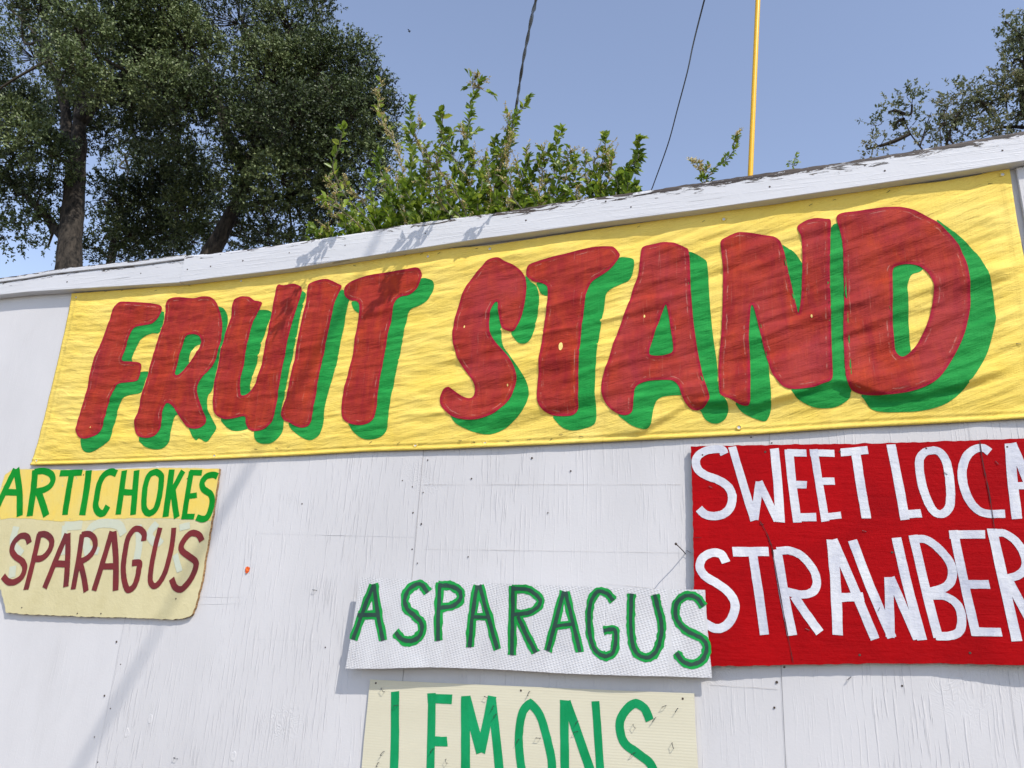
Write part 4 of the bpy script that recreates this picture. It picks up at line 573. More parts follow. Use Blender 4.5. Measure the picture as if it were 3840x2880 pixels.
# nails
def disc_mesh(name, r, h, k=10, mat=RUST):
    V = [(r * math.cos(2 * math.pi * j / k) * (1 + .15 * math.sin(j * 2.3)), 0, r * math.sin(2 * math.pi * j / k)) for j in range(k)] + [(.8 * r * math.cos(2 * math.pi * j / k), -h, .8 * r * math.sin(2 * math.pi * j / k)) for j in range(k)]
    F = [(j, (j + 1) % k, k + (j + 1) % k, k + j) for j in range(k)] + [tuple(k + j for j in range(k))]
    me = bpy.data.meshes.new(name); me.from_pydata(V, [], F); me.materials.append(mat); return me
NH = disc_mesh('nail_head', .0042, .0012)
def put(name, me, parent, x, y, z, s=1, rot=0):
    o = bpy.data.objects.new(name, me); COL.objects.link(o); o.parent = parent; p = Vector(parent.location); o.location = (x - p.x, y - p.y, z - p.z); o.scale = (s, 1, s); o.rotation_euler = (0, rot, 0); return o
for x, z in mm(W_NAILS): put('nail_head', NH, wall, x, -.0003, z, random.uniform(.5, .95))
for x, z in mm(F_NAILS): put('nail_head', NH, wall, x, -.0463 if x > -2.512 else -.0413, z, random.uniform(.6, 1.0))
(nx, nz), = mm(NAIL)
V, F = tube_data([(nx, .005, nz), (nx - .004, -.03, nz + .006), (nx - .012, -.062, nz + .014), (nx - .016, -.098, nz + .017)], .0016, 7); tube_data([(nx - .016, -.097, nz + .017), (nx - .0163, -.100, nz + .0173)], .0042, 9, True, V, F)
pydata('long_nail', V, F, wall, RUST, True)
def staple_mesh(name, wd, ht, th=.0007):
    V = []; F = []
    tube_data([(-wd / 2, 0, 0), (-wd / 2, -ht, 0), (wd / 2, -ht, 0), (wd / 2, 0, 0)], th, 5, True, V, F)
    me = bpy.data.meshes.new(name); me.from_pydata(V, [], F); me.materials.append(STEEL); return me
ST = staple_mesh('staple', .013, .010, .0009); STF = staple_mesh('staple', .011, .0022)
for x, z in mm(STAPLE_W): put('staple', ST, wall, x, 0, z, 1, random.uniform(-1.4, 1.4))

# ---------------------------------------------------------------- the cloth banner
ban = thing('fruit_stand_banner', 'long yellow cloth banner reading FRUIT STAND in red letters with green shadows', 'banner', (-1.2, -.006, 2.26))
BT = lambda x: interp(B_TOP, x); BB = lambda x: interp(B_BOT, x)
zl = sorted([(z, x) for x, z in B_LEFT]); zr = sorted([(z, x) for x, z in B_RIGHT])
BLX = lambda z: interp(zl, z); BRX = lambda z: interp(zr, z)
def sm(a, b, t): t = min(1, max(0, (t - a) / (b - a))); return t * t * (3 - 2 * t)
def banner_off(x, z):
    zt = BT(x); zb = BB(x); hgt = zt - zb; f = (z - zb) / hgt
    pin = sm(0, .13, f) * sm(0, .10, 1 - f) * sm(0, .08, x - BLX(z) + .01) * sm(0, .10, BRX(z) - x + .01)
    v = z - (.293 * x + .057 * x * x); u = x + .2 * z
    fr = sm(-2.2, -.2, x)
    d = .0080 * noise.noise((u * 2.2, v * 13, 1)) * (.5 + .75 * fr) + .0066 * noise.noise((u * 4.0 + 7, v * 25, 4)) * (.45 + .8 * fr) + .0034 * noise.noise((u * 11, v * 50, 9)) + .0009 * noise.noise((u * 22, v * 95, 3)) + .006 * noise.noise((x * 1.1, z * 2.2, 12))
    # sharper creases
    c = noise.noise((u * 1.6 + 3, v * 9, 20)); d += .0095 * max(0, 1 - abs(c) * 6) * max(-.1, noise.noise((u * 1.3, v * 2, 31)) + .12)
    o = .011 + d * (.30 + .70 * pin) + .006 * pin
    # the heavy fold low on the right: the cloth bellies out and drops back to the hem
    ax = sm(-.62, -.40, x) * (1 - sm(.50, .72, x))
    if ax > 0:
        r = interp(RIDGE, x) + .006 * noise.noise((x * 9, 3, 3))
        amp = .025 * ax * (.75 + .35 * noise.noise((x * 5, 8, 1))) * sm(0, .16, BRX(z) - x)
        if z > r: o += amp * math.exp(-((z - r) / .10) ** 2)
        else: o += amp * (1 - sm(0, .027, r - z)) * .9 + amp * .10 * math.exp(-((z - r) / .03) ** 2)
    # hem roll along the bottom, and left hem
    dz = z - zb
    o += .0035 * math.exp(-((dz - .006) / .005) ** 2) - .0020 * math.exp(-((dz - .017) / .003) ** 2) + .0016 * math.exp(-((dz - .026) / .004) ** 2)
    dl = x - BLX(z); o += .0018 * math.exp(-((dl - .008) / .008) ** 2) + .0022 * math.exp(-((dl - .04) / .006) ** 2) * (.6 + noise.noise((z * 30, 1, 1)))
    dr = BRX(z) - x; o += .0018 * math.exp(-((dr - .02) / .008) ** 2) + .0012 * noise.noise((x * 20, z * 45, 2)) * math.exp(-(dr / .05) ** 2)
    return max(.003, o)
NXB, NZB = 640, 200; V = []; F = []
for j in range(NZB + 1):
    fz = j / NZB
    
    for i in range(NXB + 1):
        fx = i / NXB; x = -3.165 + fx * (.725 + 3.165); zt = BT(x); zb = BB(x); z = zb + (zt - zb) * fz
        x = BLX(z) + fx * (BRX(z) - BLX(z)); z = BB(x) + (BT(x) - BB(x)) * fz
        V.append((x, -banner_off(x, z), z))
for j in range(NZB):
    for i in range(NXB):
        a = j * (NXB + 1) + i; F.append((a, a + 1, a + NXB + 2, a + NXB + 1))
# turned-in border so the cloth has thickness
rim = [i for i in range(NXB + 1)] + [j * (NXB + 1) + NXB for j in range(1, NZB + 1)] + [NZB * (NXB + 1) + i for i in range(NXB - 1, -1, -1)] + [j * (NXB + 1) for j in range(NZB - 1, 0, -1)]
s = len(V); V += [(V[i][0], V[i][1] + .0022, V[i][2]) for i in rim]; n = len(rim)
for k in range(n): F.append((rim[k], s + k, s + (k + 1) % n, rim[(k + 1) % n]))
cloth = pydata('cloth', V, F, ban, CL_Y, True)
RL = {k: [smooth_loop(mm(o_), 3)] + [smooth_loop(mm(h), 3) for h in holes] for k, o_, holes in RED}
for k, polys in GREEN:
    loops = [smooth_loop(mm(p), 3) for p in polys]
    V = []; F = []
    for lp in loops:
        P, f = cdt([lp], .0062, lambda q: in_loops(q, [lp])); b = len(V)
        C = np.array([P[list(t)].mean(0) for t in f]); hid = in_loops(C, RL[k]); hid &= loop_dist(C, RL[k]) > .007; f = [t for t, q in zip(f, hid) if not q]
        V += [(x, -(banner_off(x, z) + .0012), z) for x, z in P]; F += [tuple(b + i for i in t) for t in f]
    pydata('painted_shadow', V, F, ban, CL_G, True)
for p in YEL: sheet('unpainted_gap', [smooth_loop(mm(p), 3)], banner_off, .0020, CL_Y, ban, .0062)
for k, o_, holes in RED:
    loops = [smooth_loop(mm(o_), 3)] + [smooth_loop(mm(h), 3) for h in holes]
    sheet('letter', loops, banner_off, .0028, CL_R, ban, .0062, True, .55 if k in ('S', 'N', 'D', 'A') else .25)
for i, (x, z) in enumerate(mm(TEAR)):
    s_ = (.006, .016, .005, .006, .006, .004)[i]; lp = [(x + s_ * .5 * (1 + .5 * noise.noise((j, i, 2))) * math.cos(j * .7), z + s_ * (1 + .5 * noise.noise((j, i, 7))) * math.sin(j * .7)) for j in range(9)]
    sheet('paint_chip', [lp], banner_off, .0036, TEARP, ban)
def grommet():
    V = []; F = []; k = 18
    prof = [(.0105, .0), (.0100, -.0016), (.0080, -.0024), (.0062, -.0016), (.0058, .001)]
    for r, y in prof:
        for j in range(k): a = 2 * math.pi * j / k; V.append((r * math.cos(a), y, r * math.sin(a)))
    for i in range(4):
        for j in range(k): F.append((i * k + j, i * k + (j + 1) % k, (i + 1) * k + (j + 1) % k, (i + 1) * k + j))
    me = bpy.data.meshes.new('grommet'); me.from_pydata(V, [], F); me.materials.append(CL_Y); me.polygons.foreach_set('use_smooth', [True] * len(F)); return me
GM = grommet(); HOLE = disc_mesh('grommet_hole', .0058, .0001, 14, mat_plain('white_wall_seen_through', (.55, .55, .56)))
for x, z in mm(GROM):
    y = -banner_off(x, z); put('grommet', GM, ban, x, y - .0004, z, .9); h = put('grommet_hole', HOLE, ban, x, y - .0006, z, .9)
for x, z in mm(STAPLE_B): put('staple', STF, ban, x, -banner_off(x, z) + .0003, z, random.uniform(.8, 1.2), random.uniform(-.7, .4))

# ---------------------------------------------------------------- hand-painted sale boards
flat = lambda d: (lambda x, z: d)
sg = thing('painted_sign', 'cream and yellow plywood board with green ARTICHOKES above maroon SPARAGUS', 'sign', (-2.7, -.003, 1.63))
board('plywood_board', O_ART, flat(.014), .0115, P_CREAM, EDGEWOOD, sg, 0, .004, .008)
yb = mm(YB); band = [(x, z) for x, z in yb]
ol = mm(O_ART); top = [p for p in ol if p[1] > 2.03]
# yellow band: the part of the board's outline above the dividing line
zdiv = lambda x: float(np.interp(x, [p[0] for p in yb], [p[1] for p in yb]))
right = sorted([p for p in ol if p[0] > -2.16 and p[1] > 2.02], key=lambda p: p[1])
upper = [p for p in ol if p[1] > 2.2]
bl = [(x, zdiv(x) + .004 * noise.noise((x * 30, 1, 1))) for x in np.linspace(-3.305, -2.149, 60)] + [(-2.1485, 2.073), (-2.1505, 2.195), (-2.1545, 2.2275)] + [(x, z - .001) for x, z in [(-2.406, 2.2375), (-2.665, 2.2365), (-2.69, 2.2325), (-2.809, 2.2335), (-2.872, 2.235), (-3.078, 2.2435), (-3.265, 2.247), (-3.304, 2.223), (-3.3085, 2.168), (-3.309, 2.092)]]
sheet('painted_band', [bl], flat(.014), .0006, P_BAND, sg)
for nme, S in GHOST:
    for one in S: letter('faded_stroke', [one], flat(.014), .0007 + .00006 * GHOST[0][1].index(one), P_GHOST, sg)
for nme, S in ART: letter('letter', S, flat(.014), .0016, P_AGREEN, sg)
for nme, S in SPA: letter('letter', S, flat(.014), .0016, P_MAROON, sg)

sr = thing('painted_sign', 'big red plywood board with white brushed words SWEET LOCAL STRAWBERRIES', 'sign', (.28, -.003, 1.58))
def red_off(x, z):
    return .020 + .006 * sm(-.02, -.3, x) * (1 - sm(1.6, 2.2, z)) + .018 * sm(.32, .70, x) * (1 - .5 * sm(1.6, 2.2, z))
board('plywood_board', O_RED, red_off, .012, P_RED, EDGEWOOD, sr, .04, .003, .006)
for S in (SWEET, STRAW):
    for nme, q in S: letter('letter', q, red_off, .0010, P_WHITE, sr, .04)
for cr in R_CRACK:
    c = smooth_line(mm(cr), 6); V = []; F = []
    for i, (x, z) in enumerate(c):
        h = .0013 * (1 + noise.noise((x * 90, z * 60, 1))) * (1 if i not in (0, len(c) - 1) else .2)
        V += [(x - h, -(red_off(x, z) + .0026), z), (x + h, -(red_off(x, z) + .0026), z - (h if cr is R_CRACK[2] else 0))]
    for i in range(len(c) - 1): F.append((2 * i, 2 * i + 2, 2 * i + 3, 2 * i + 1))
    pydata('crack', V, F, sr, CRACK)
for x, z in mm(STAPLE_R): put('staple', STF, sr, x, -red_off(x, z), z, 1, random.uniform(-1.2, 1.2))

sa = thing('cardboard_sign', 'white embossed cardboard strip with green and black ASPARAGUS letters', 'sign', (-.85, -.003, 1.53))
def card_off(x, z):
    t = min(1, max(0, (x + 1.46) / 1.21)); b = min(1, max(0, (1.81 - z) / .28))
    return .052 - .018 * t + .004 * math.sin(x * 9) * b + .003 * noise.noise((x * 4, z * 6, 2)) + .0015 * noise.noise((x * 15, z * 9, 6))
board('cardboard', O_ASP, card_off, .004, CARD, CARD, sa, .02, .0012, .01)
for nme, q in ASP:
    letter('letter', q, card_off, .0010, P_CGREEN, sa, .02, 1.16, .16)
    letter('letter_core', q, card_off, .0018, P_CDARK, sa, .02, .48, .20)

sl = thing('plastic_sign', 'cream corrugated plastic board with jade green LEMONS letters', 'sign', (-.84, -.003, 1.08))
lem_off = lambda x, z: .010 + .004 * math.sin((x + 1.3) * 3) * .5
board('plastic_board', O_LEM, lem_off, .0055, CORR, CORR, sl, .05, .0006, .02)
for nme, q in LEM: letter('letter', q, lem_off, .0010, P_LGREEN, sl, .05, 1.0, .04)
for x, z in mm(STAPLE): put('staple', ST, sl, x, -lem_off(x, z), z, random.uniform(.9, 1.2), random.uniform(-1.3, 1.3))

SCR = disc_mesh('screw', .0038, .0010)
for x, z in ((-3.07, 1.95), (-3.02, 1.66), (-2.72, 1.648), (-2.60, 1.652), (-2.30, 2.19), (-2.25, 1.72), (-2.85, 2.215)): put('screw', SCR, sg, x, -.0146, z, .8)
for x, z in ((-.255, 2.235), (-.06, 2.24), (.16, 2.235), (.40, 2.238), (.61, 2.235), (-.26, 1.61), (.17, 1.64), (.45, 1.66), (.62, 1.67), (.28, 1.93)): put('screw', SCR, sr, x, -red_off(x, z) - .0002, z, .9)
for x, z in ((-1.36, 1.47), (-.33, 1.49), (-.84, 1.48)): put('screw', SCR, sl, x, -lem_off(x, z) - .0002, z, .9)
# ---------------------------------------------------------------- orange scrap
(ox, oz), = mm(LEAF)
sp = thing('orange_scrap', 'tiny bright orange scrap stuck alone on the bare white wall', 'scrap', (ox, 0, oz))
lp = [(ox + .0085 * (1 + .45 * noise.noise((math.cos(a) * 2, math.sin(a) * 2, 3))) * math.cos(a), oz + .0135 * (1 + .5 * noise.noise((math.cos(a) * 2.6, math.sin(a) * 2.6, 8))) * math.sin(a)) for a in np.linspace(0, 2 * math.pi, 26)[:-1]]
P, F = cdt([lp], .003, lambda q: in_loops(q, [lp]))
Vf = [(x, -.004 - .003 * noise.noise((x * 200, z * 200, 1)), z) for x, z in P]; nb = len(lp)
pydata('flake', Vf + [(x, -.0004, z) for x, z in P], F + [tuple(len(P) + i for i in f[::-1]) for f in F], sp, ORANGE)

# ---------------------------------------------------------------- pole, cables, bird
p3 = lambda L: [tuple(c / 1000 for c in p) for p in L]
pp = p3(POLE); a, b = Vector(pp[0]), Vector(pp[-1]); d = b - a
po = thing('yellow_pole', 'slim bright yellow plastic pole standing up behind the fascia', 'pole', tuple(a + d * (a.z / -d.z)))
V, F = tube_data([a + d * (a.z / -d.z) * (1 - t) - d * .25 * t for t in (0, .25, .5, .75, 1)], .0105, 16); pydata('shaft', V, F, po, YPOLE, True)
tp = a - d * .25
V, F = tube_data([tp, tp - d.normalized() * .012], .0115, 16); pydata('end_cap', V, F, po, YPOLE, True)
over = [(4.6, -9.6, 9.9), (2.9, -6.1, 8.55), (1.87, -3.94, 7.62), (1.42, -3.06, 7.28), (.97, -2.19, 6.93), (-.12, -.55, 6.42)]      # the run overhead, towards the road
c1 = [Vector(q) for q in smooth_line(over + p3(CAB1) + [(-3.42, 6.2, 6.1), (-3.55, 6.6, 4.6), (-3.6, 6.75, 2.4), (-3.6, 6.8, .0)], 14)]
ca = thing('twisted_cable', 'black twisted pair cable dropping into the shrubs left of the yellow pole', 'cable', tuple(c1[-1]))
for ph in (0, math.pi):
    pts = [p + Vector((math.cos(i * .30 + ph), 0, math.sin(i * .30 + ph))) * .0075 for i, p in enumerate(c1)]
    V, F = tube_data(pts, .0085, 7); pydata('wire', V, F, ca, CABLE, True)
c2 = [Vector(q) for q in smooth_line([(-5.0, -9.0, 9.6), (-2.0, -2.75, 7.7), (-1.0, -.5, 6.9), (-.35, .8, 6.35)] + p3(CAB2) + [(-1.55, 6.3, 5.7), (-1.65, 6.6, 3.6), (-1.66, 6.65, .0)], 8)]
cb = thing('thin_cable', 'thin single black cable curving down beside the yellow pole', 'cable', tuple(c2[-1]))
V, F = tube_data(c2, .0062, 7); pydata('wire', V, F, cb, CABLE, True)
(bx, by, bz), = p3(BIRD)
bd_ = thing('bird', 'tiny dark bird flying in the open blue sky', 'bird', (bx, by, bz))
V, F = tube_data([(bx - .09, by, bz), (bx - .05, by, bz + .01), (bx + .02, by, bz + .015), (bx + .07, by, bz + .02), (bx + .10, by, bz + .018)], [.004, .022, .03, .02, .004], 8); pydata('body', V, F, bd_, FEATHER, True)
for sg_ in (-1, 1):
    pydata('wing', [(bx + .04, by, bz + .02), (bx - .03, by, bz + .015), (bx - .05, by + sg_ * .08, bz + .06), (bx + .01, by + sg_ * .09, bz + .07), (bx - .06, by + sg_ * .17, bz + .045)], [(0, 1, 2, 3), (3, 2, 4)], bd_, FEATHER)

for ch in bd_.children: ch.scale = (.5, .5, .5)

# ---------------------------------------------------------------- foliage
def leaves_mesh(name, base, axis, nrm, ln, wd, tint, mat, parent, fold=.25, six=False, kind='stuff'):
    # one folded leaf per row: kite of two triangles, or an oval of four
    p = np.array(parent.location); base = base - p
    axis = axis / (np.linalg.norm(axis, axis=1)[:, None] + 1e-9); side = np.cross(axis, nrm); side /= np.linalg.norm(side, axis=1)[:, None] + 1e-9
    up = np.cross(side, axis); n = len(base); ln = ln[:, None]; wd = wd[:, None]
    if six:
        mid1 = base + axis * ln * .30; mid2 = base + axis * ln * .68; tip = base + axis * ln - up * ln * .10
        q = [base, mid1 + side * wd * .5 + up * wd * fold, mid2 + side * wd * .42 + up * wd * fold, tip, mid2 - side * wd * .42 + up * wd * fold, mid1 - side * wd * .5 + up * wd * fold]
        tri = [(0, 1, 2, 3), (0, 3, 4, 5)]; k = 6; fl = 4
    else:
        m = base + axis * ln * .5
        q = [base, m + side * wd * .5 + up * wd * fold, base + axis * ln, m - side * wd * .5 + up * wd * fold]
        tri = [(0, 1, 2), (0, 2, 3)]; k = 4; fl = 3
    v = np.stack(q, 1).reshape(-1, 3).astype(np.float32)
    f = (np.array(tri)[None] + (np.arange(n) * k)[:, None, None]).reshape(-1, fl)
    me = bpy.data.meshes.new(name); me.vertices.add(len(v)); me.vertices.foreach_set('co', v.ravel())
    me.loops.add(f.size); me.loops.foreach_set('vertex_index', f.ravel().astype(np.int32))
    me.polygons.add(len(f)); me.polygons.foreach_set('loop_start', (np.arange(len(f)) * fl).astype(np.int32)); me.polygons.foreach_set('loop_total', np.full(len(f), fl, np.int32))
    a = me.attributes.new('tint', 'FLOAT', 'POINT'); a.data.foreach_set('value', np.repeat(tint, k).astype(np.float32))
    me.update(calc_edges=True); me.validate(); return link(name, me, parent, mat, kind)
def unit(n): 
    v = rng.normal(size=(n, 3)); return v / np.linalg.norm(v, axis=1)[:, None]
def tree(name, label, cat, limbs, clumps, radii, leaf, lmat, cov, group=None):
    L0 = p3(limbs[0]); b = Vector(L0[0]); nx_ = Vector(L0[1]); d = (nx_ - b); base = b - d * (b.z / d.z) if d.z > 0 and abs(d.x / d.z) < .2 else Vector((b.x, b.y, 0))
    base = Vector((b.x - (d.x / max(d.z, .1)) * min(b.z, 2), b.y, 0))
    root = thing(name, label, cat, tuple(base), group)
    tr = [tuple(base - Vector((0, 0, .3))), tuple(base.lerp(b, .5))] + L0
    tr = smooth_line(tr, 4); n = len(tr); r0 = radii[0]
    tr = [tuple(Vector(p) + Vector((noise.noise((i * .9, 1, 1)), noise.noise((i * .5, 5, 1)), 0)) * r0 * .10) for i, p in enumerate(tr)]
    rad = [r0 * (1.35 if i < 3 else 1.0) * (1 - .62 * max(0, i / n - .3) / .7) * (1 + .05 * noise.noise((i * .7, 3, 3))) for i in range(n)]
    V, F = tube_data(tr, rad, 16)
    V = [tuple(Vector(v) * 1 + Vector((noise.noise((v[0] * 4, v[1] * 4, v[2] * 1.6)), noise.noise((v[0] * 4, v[1] * 4 + 9, v[2] * 1.6)), 0)) * r0 * .12) for v in V]
    pydata('trunk', V, F, root, BARK, True)
    for L, r in zip(limbs[1:], radii[1:]):
        c = smooth_line(p3(L), 4); n = len(c); V, F = tube_data([tuple(Vector(p) + Vector((noise.noise((i * .8, r, 1)), 0, noise.noise((i * .8, r, 6)))) * r * .25) for i, p in enumerate(c)], [r * (1 - .75 * i / n) for i in range(n)], 9)
        pydata('limb', V, F, root, BARK, True)
    B = []; A = []; N = []; TV = []; TF = []; T = []
    nodes = np.array([q for L in limbs for q in smooth_line(p3(L), 3)])
    for (x, y, z, r, dens) in clumps:
        c = np.array((x, y, z)); nl = int(cov * dens * (r / leaf) ** 2 * 4.2 * (.45 if z > 14 else 1)); ntw = max(6, nl // 13); ct = rng.uniform(-.1, .40)
        u = unit(ntw) + np.array(SUN) * .38; u /= np.linalg.norm(u, axis=1)[:, None]; rr = r * rng.uniform(.15, 1.0, ntw) ** .55; s = c + u * rr[:, None] * np.array((1, 1, .85))
        dr = u * .7 + unit(ntw) * .8 + np.array((0, 0, .25)); dr /= np.linalg.norm(dr, axis=1)[:, None]; tl = rng.uniform(2.2, 5.0, ntw) * leaf
        k = 13; t = rng.uniform(0, 1, (ntw, k)); pos = s[:, None] + dr[:, None] * (t * tl[:, None])[:, :, None]
        ax = dr[:, None] * .55 + rng.normal(size=(ntw, k, 3)) * .6
        nm = np.array((.45, -.42, .70)) + rng.normal(size=(ntw, k, 3)) * .52
        B.append(pos.reshape(-1, 3)); A.append(ax.reshape(-1, 3)); N.append(nm.reshape(-1, 3)); T.append(np.clip(ct + rng.uniform(0, .3, (ntw, 1)) + rng.uniform(0, .45, (ntw, k)), 0, 1).ravel())
        # bough to the nearest limb, and bare twigs
        j = np.argmin(((nodes - c) ** 2).sum(1))
        if rng.uniform() < .75:
            mid = (nodes[j] + c) / 2 + rng.normal(size=3) * r * .3; q = smooth_line([tuple(nodes[j]), tuple(mid), tuple(c)], 4)
            tube_data(q, [leaf * .55 * (1 - .6 * i / len(q)) for i in range(len(q))], 5, False, TV, TF)
        for i in range(0, ntw, 9): tube_data([c + (s[i] - c) * .1, s[i], s[i] + dr[i] * tl[i]], [leaf * .16, leaf * .09, leaf * .04], 3, False, TV, TF)
    B = np.concatenate(B); A = np.concatenate(A); N = np.concatenate(N); T = np.concatenate(T); n = len(B)
    leaves_mesh('leaves', B, A, N, leaf * rng.uniform(.55, 1.5, n), leaf * rng.uniform(.45, .72, n), T, lmat, root, .18)
    pydata('twigs', TV, TF, root, TWIG, False, 'stuff'); return root
tree('oak_tree', 'dense dark evergreen oak with thick straight trunk, at the far left', 'tree', TR1, T1, [.225, .11, .14, .15, .10, .12], .062, LEAF_OAK, 10.5, 'evergreen oaks behind the wall')
tree('oak_tree', 'tall evergreen oak with leaning knotty trunk and crown reaching the shrubs', 'tree', TR2, T2, [.20, .12, .13, .14, .12, .06], .060, LEAF_OAK, 9.5, 'evergreen oaks behind the wall')
tree('oak_tree', 'thin-leaved farther oak with slim trunk seen between the two big oaks', 'tree', TR3, T3, [.13, .08, .06, .06], .075, LEAF_OAK, 11.0, 'evergreen oaks behind the wall')
tree('oak_tree', 'sparse brownish oak with open crown above the right end of the fascia', 'tree', TR4, T4, [.14, .045, .032, .022, .015, .017, .026], .060, LEAF_R, 8.5, 'evergreen oaks behind the wall')

SLAB = {'A': ('yellow blossomed shrub leaning left at the start of the shrub row', 'flowering shrub'), 'B': ('loose green shrub with tall yellow wands in front of the oak', 'flowering shrub'),
 'C': ('shrub with one upright leafy shoot beside the oak crown edge', 'shrub'), 'D': ('tallest shrub with a flower cluster on its topmost shoot', 'shrub'), 'E': ('shrub whose leaning leafy shoot meets the twisted cable', 'shrub'),
 'F': ('bushy green shrub with knobby seed spikes right of the twisted cable', 'shrub'), 'G': ('shrub with a slender upright leafy tip in a gap of sky', 'shrub'), 'H': ('shrub at the right end of the row with leafy arching shoots', 'shrub'),
 'I': ('single wispy shoot with seed spikes just left of the yellow pole', 'plant'), 'J': ('tiny green sprig poking up right of the yellow pole', 'plant')}
LEAFS = []
for i in range(6):
    me = bpy.data.meshes.new('leaf'); h = .26
    me.from_pydata([(0, 0, 0), (h, .30, .09), (h * .86, .66, .08), (0, 1, -.10), (-h * .86, .66, .08), (-h, .30, .09)], [], [(0, 1, 2, 3), (0, 3, 4, 5)])
    a = me.attributes.new('tint', 'FLOAT', 'POINT'); a.data.foreach_set('value', np.full(6, .15 + .14 * i, np.float32)); me.materials.append(LEAF_S); LEAFS.append(me)
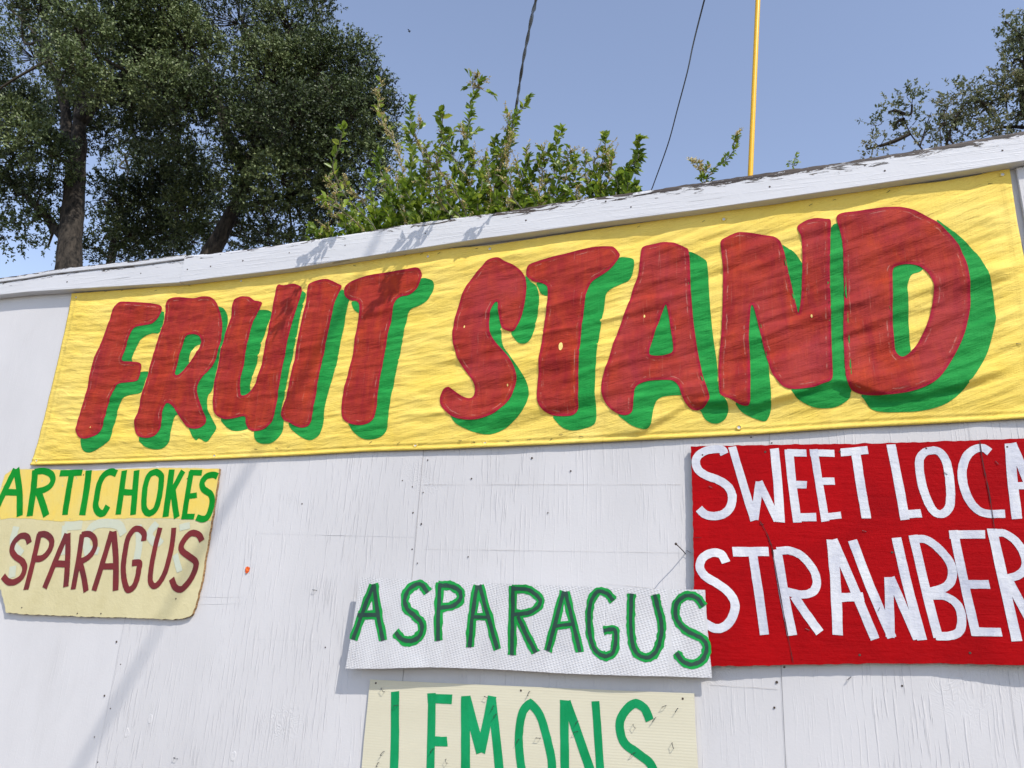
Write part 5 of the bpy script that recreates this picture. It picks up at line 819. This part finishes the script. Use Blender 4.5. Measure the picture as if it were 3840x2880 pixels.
def shrub(key, stems):
    label, cat = SLAB[key]; allp = [p3(p) for _, p in stems]; bx_ = np.mean([p[0][0] for p in allp]); by_ = np.mean([p[0][1] for p in allp])
    root = thing('shrub' if key not in 'IJ' else 'wild_shoot', label, cat, (bx_, by_, 0), 'plants growing up behind the fascia')
    SV = []; SF = []; gB = []; gA = []; gN = []; yB = []; yA = []; yN = []; fB = []; fA = []
    sc_ = {'I': .55, 'J': .3}.get(key, 1.0)
    stems = list(stems)
    if key not in 'IJ':
        xs = [p[1][0] for p in allp]
        for q in range(5):
            x0 = rng.uniform(min(xs) - .03, max(xs) + .03); y0 = rng.uniform(.14, .34); zt = FT(x0) + rng.uniform(.05, .21); dx = rng.uniform(-.09, .09)
            allp.append([(x0, y0, 3.05), (x0 + dx * .4, y0 - .01, (3.05 + zt) / 2), (x0 + dx, y0 - .03, zt)]); stems.append(('g' if rng.uniform() < .7 else 'f', None))
    ly = [0.018, 0.030]
    for (kind, _), pts in zip(stems, allp):
        c = [np.array(q) for q in smooth_line(pts, 9)]; n = len(c); sw = rng.uniform(0, 50)
        c = [q + np.array((noise.noise((i * .16, sw, 1)), noise.noise((i * .16, sw, 7)) * .6, 0)) * .035 * sc_ * min(1, (n - 1 - i) / 6) for i, q in enumerate(c)]
        low = c[0].copy(); low[2] = 0; low[0] = c[0][0] * .6 + bx_ * .4; low[1] = by_
        grounded = c[0][2] < 3.12
        tube_data(([low, (low + c[0]) / 2] if grounded else []) + c, ([.006 * sc_, .005 * sc_] if grounded else []) + [.0030 * sc_ * (1 - .75 * i / n) + .0007 for i in range(n)], 6, False, SV, SF)
        c = np.array(c); seg = np.linalg.norm(np.diff(c, axis=0), axis=1); cum = np.r_[0, np.cumsum(seg)]; Lt = cum[-1]
        step = {'g': .0044, 'f': .0062, 's': .015, 't': .018}[kind]
        for s in np.arange(.02, Lt, step):
            p = np.array([np.interp(s, cum, c[:, k]) for k in range(3)]); i = min(np.searchsorted(cum, s), n - 1); d = c[i] - c[i - 1]; d = d / (np.linalg.norm(d) + 1e-9)
            fr = s / Lt; u = unit(1)[0]; u = u - d * (u @ d); u /= np.linalg.norm(u) + 1e-9
            # short side twig carrying a handful of leaves lower down
            tw = (1.05 - fr) * rng.uniform(.0, (.13 if fr < .45 else .045) if kind in 'gf' else .03) * sc_
            if kind in 'gst' or rng.uniform() < .42:
                m = 1 if tw < .02 else 4
                if tw > .03: tube_data([p, p + (u * .8 + d * .6) * tw], [.0014, .0007], 3, False, SV, SF)
                for q in range(m):
                    e = p + (u * .8 + d * .6) * tw * rng.uniform(.4, 1); uu = u + unit(1)[0] * .7
                    gB.append(e); gA.append(uu * .8 + d * .7); gN.append(unit(1)[0] * .7 + np.array((.1, -.4, .7)))
            elif rng.uniform() < .8: yB.append(p); yA.append(u + d * .6); yN.append(unit(1)[0] * .6 + np.array((0, -.4, .6)))
            if kind in 'ft' and fr > .25 and rng.uniform() < .62:
                L_ = rng.uniform(.015, .055) * sc_; ax = u * .7 + d * .9 + unit(1)[0] * .2; ax /= np.linalg.norm(ax)
                tube_data([p, p + ax * L_], [.0010, .0005], 3, False, SV, SF)
                for q in np.arange(.15, 1.0, .06): fB.append(p + ax * L_ * q + unit(1)[0] * .003); fA.append(ax * .4 + unit(1)[0])
        if kind == 'f':
            for q in np.arange(.86, 1.0, .006): 
                p = np.array([np.interp(q * Lt, cum, c[:, k]) for k in range(3)]); fB.append(p + unit(1)[0] * .004); fA.append(unit(1)[0] + np.array((0, 0, .5)))
        else:
            p = c[-1]
            for q in range(6): gB.append(p - d * .006 * q); gA.append(d * .8 + unit(1)[0] * .55); gN.append(unit(1)[0] * .5 + np.array((0, -.5, .6)))
    pydata('stems', SV, SF, root, STEM, True, 'stuff')
    ar = np.array
    # the topmost leaves stand clear against the sky: each is a part of its own, the rest one mass
    if gB:
        zz = np.array([b[2] - FT(b[0]) for b in gB]); top = set(np.argsort(-zz)[:60].tolist()); rp_ = Vector(root.location)
        for i in sorted(top):
            Y = Vector(gA[i]).normalized(); X = Y.cross(Vector(gN[i])).normalized(); Z = X.cross(Y); o = bpy.data.objects.new('leaf', LEAFS[rng.integers(0, 6)]); COL.objects.link(o); o.parent = root
            sl_ = sc_ ** .7 * rng.uniform(.024, .041); m = Matrix((X, Y, Z)).transposed().to_4x4() @ Matrix.Diagonal((sl_ * rng.uniform(.9, 1.2), sl_, sl_, 1)); m.translation = Vector(gB[i]) - rp_; o.matrix_local = m
        keep = [i for i in range(len(gB)) if i not in top]; gB = [gB[i] for i in keep]; gA = [gA[i] for i in keep]; gN = [gN[i] for i in keep]
    if gB: n = len(gB); leaves_mesh('leaves', ar(gB), ar(gA), ar(gN), sc_ ** .7 * rng.uniform(.022, .046, n), sc_ ** .7 * rng.uniform(.013, .025, n), np.clip(rng.beta(2, 2.6, n), 0, 1), LEAF_S, root, .22, True)
    if yB: n = len(yB); leaves_mesh('yellow_leaves', ar(yB), ar(yA), ar(yN), rng.uniform(.012, .024, n), rng.uniform(.006, .010, n), rng.uniform(0, 1, n), LEAF_Y, root, .2, True)
    if fB: n = len(fB); leaves_mesh('blossoms', ar(fB), ar(fA), unit(n), rng.uniform(.005, .010, n), rng.uniform(.004, .007, n), rng.uniform(0, 1, n), BLOOM, root, .3)
    return root
for k, st in SHR.items(): shrub(k, st)
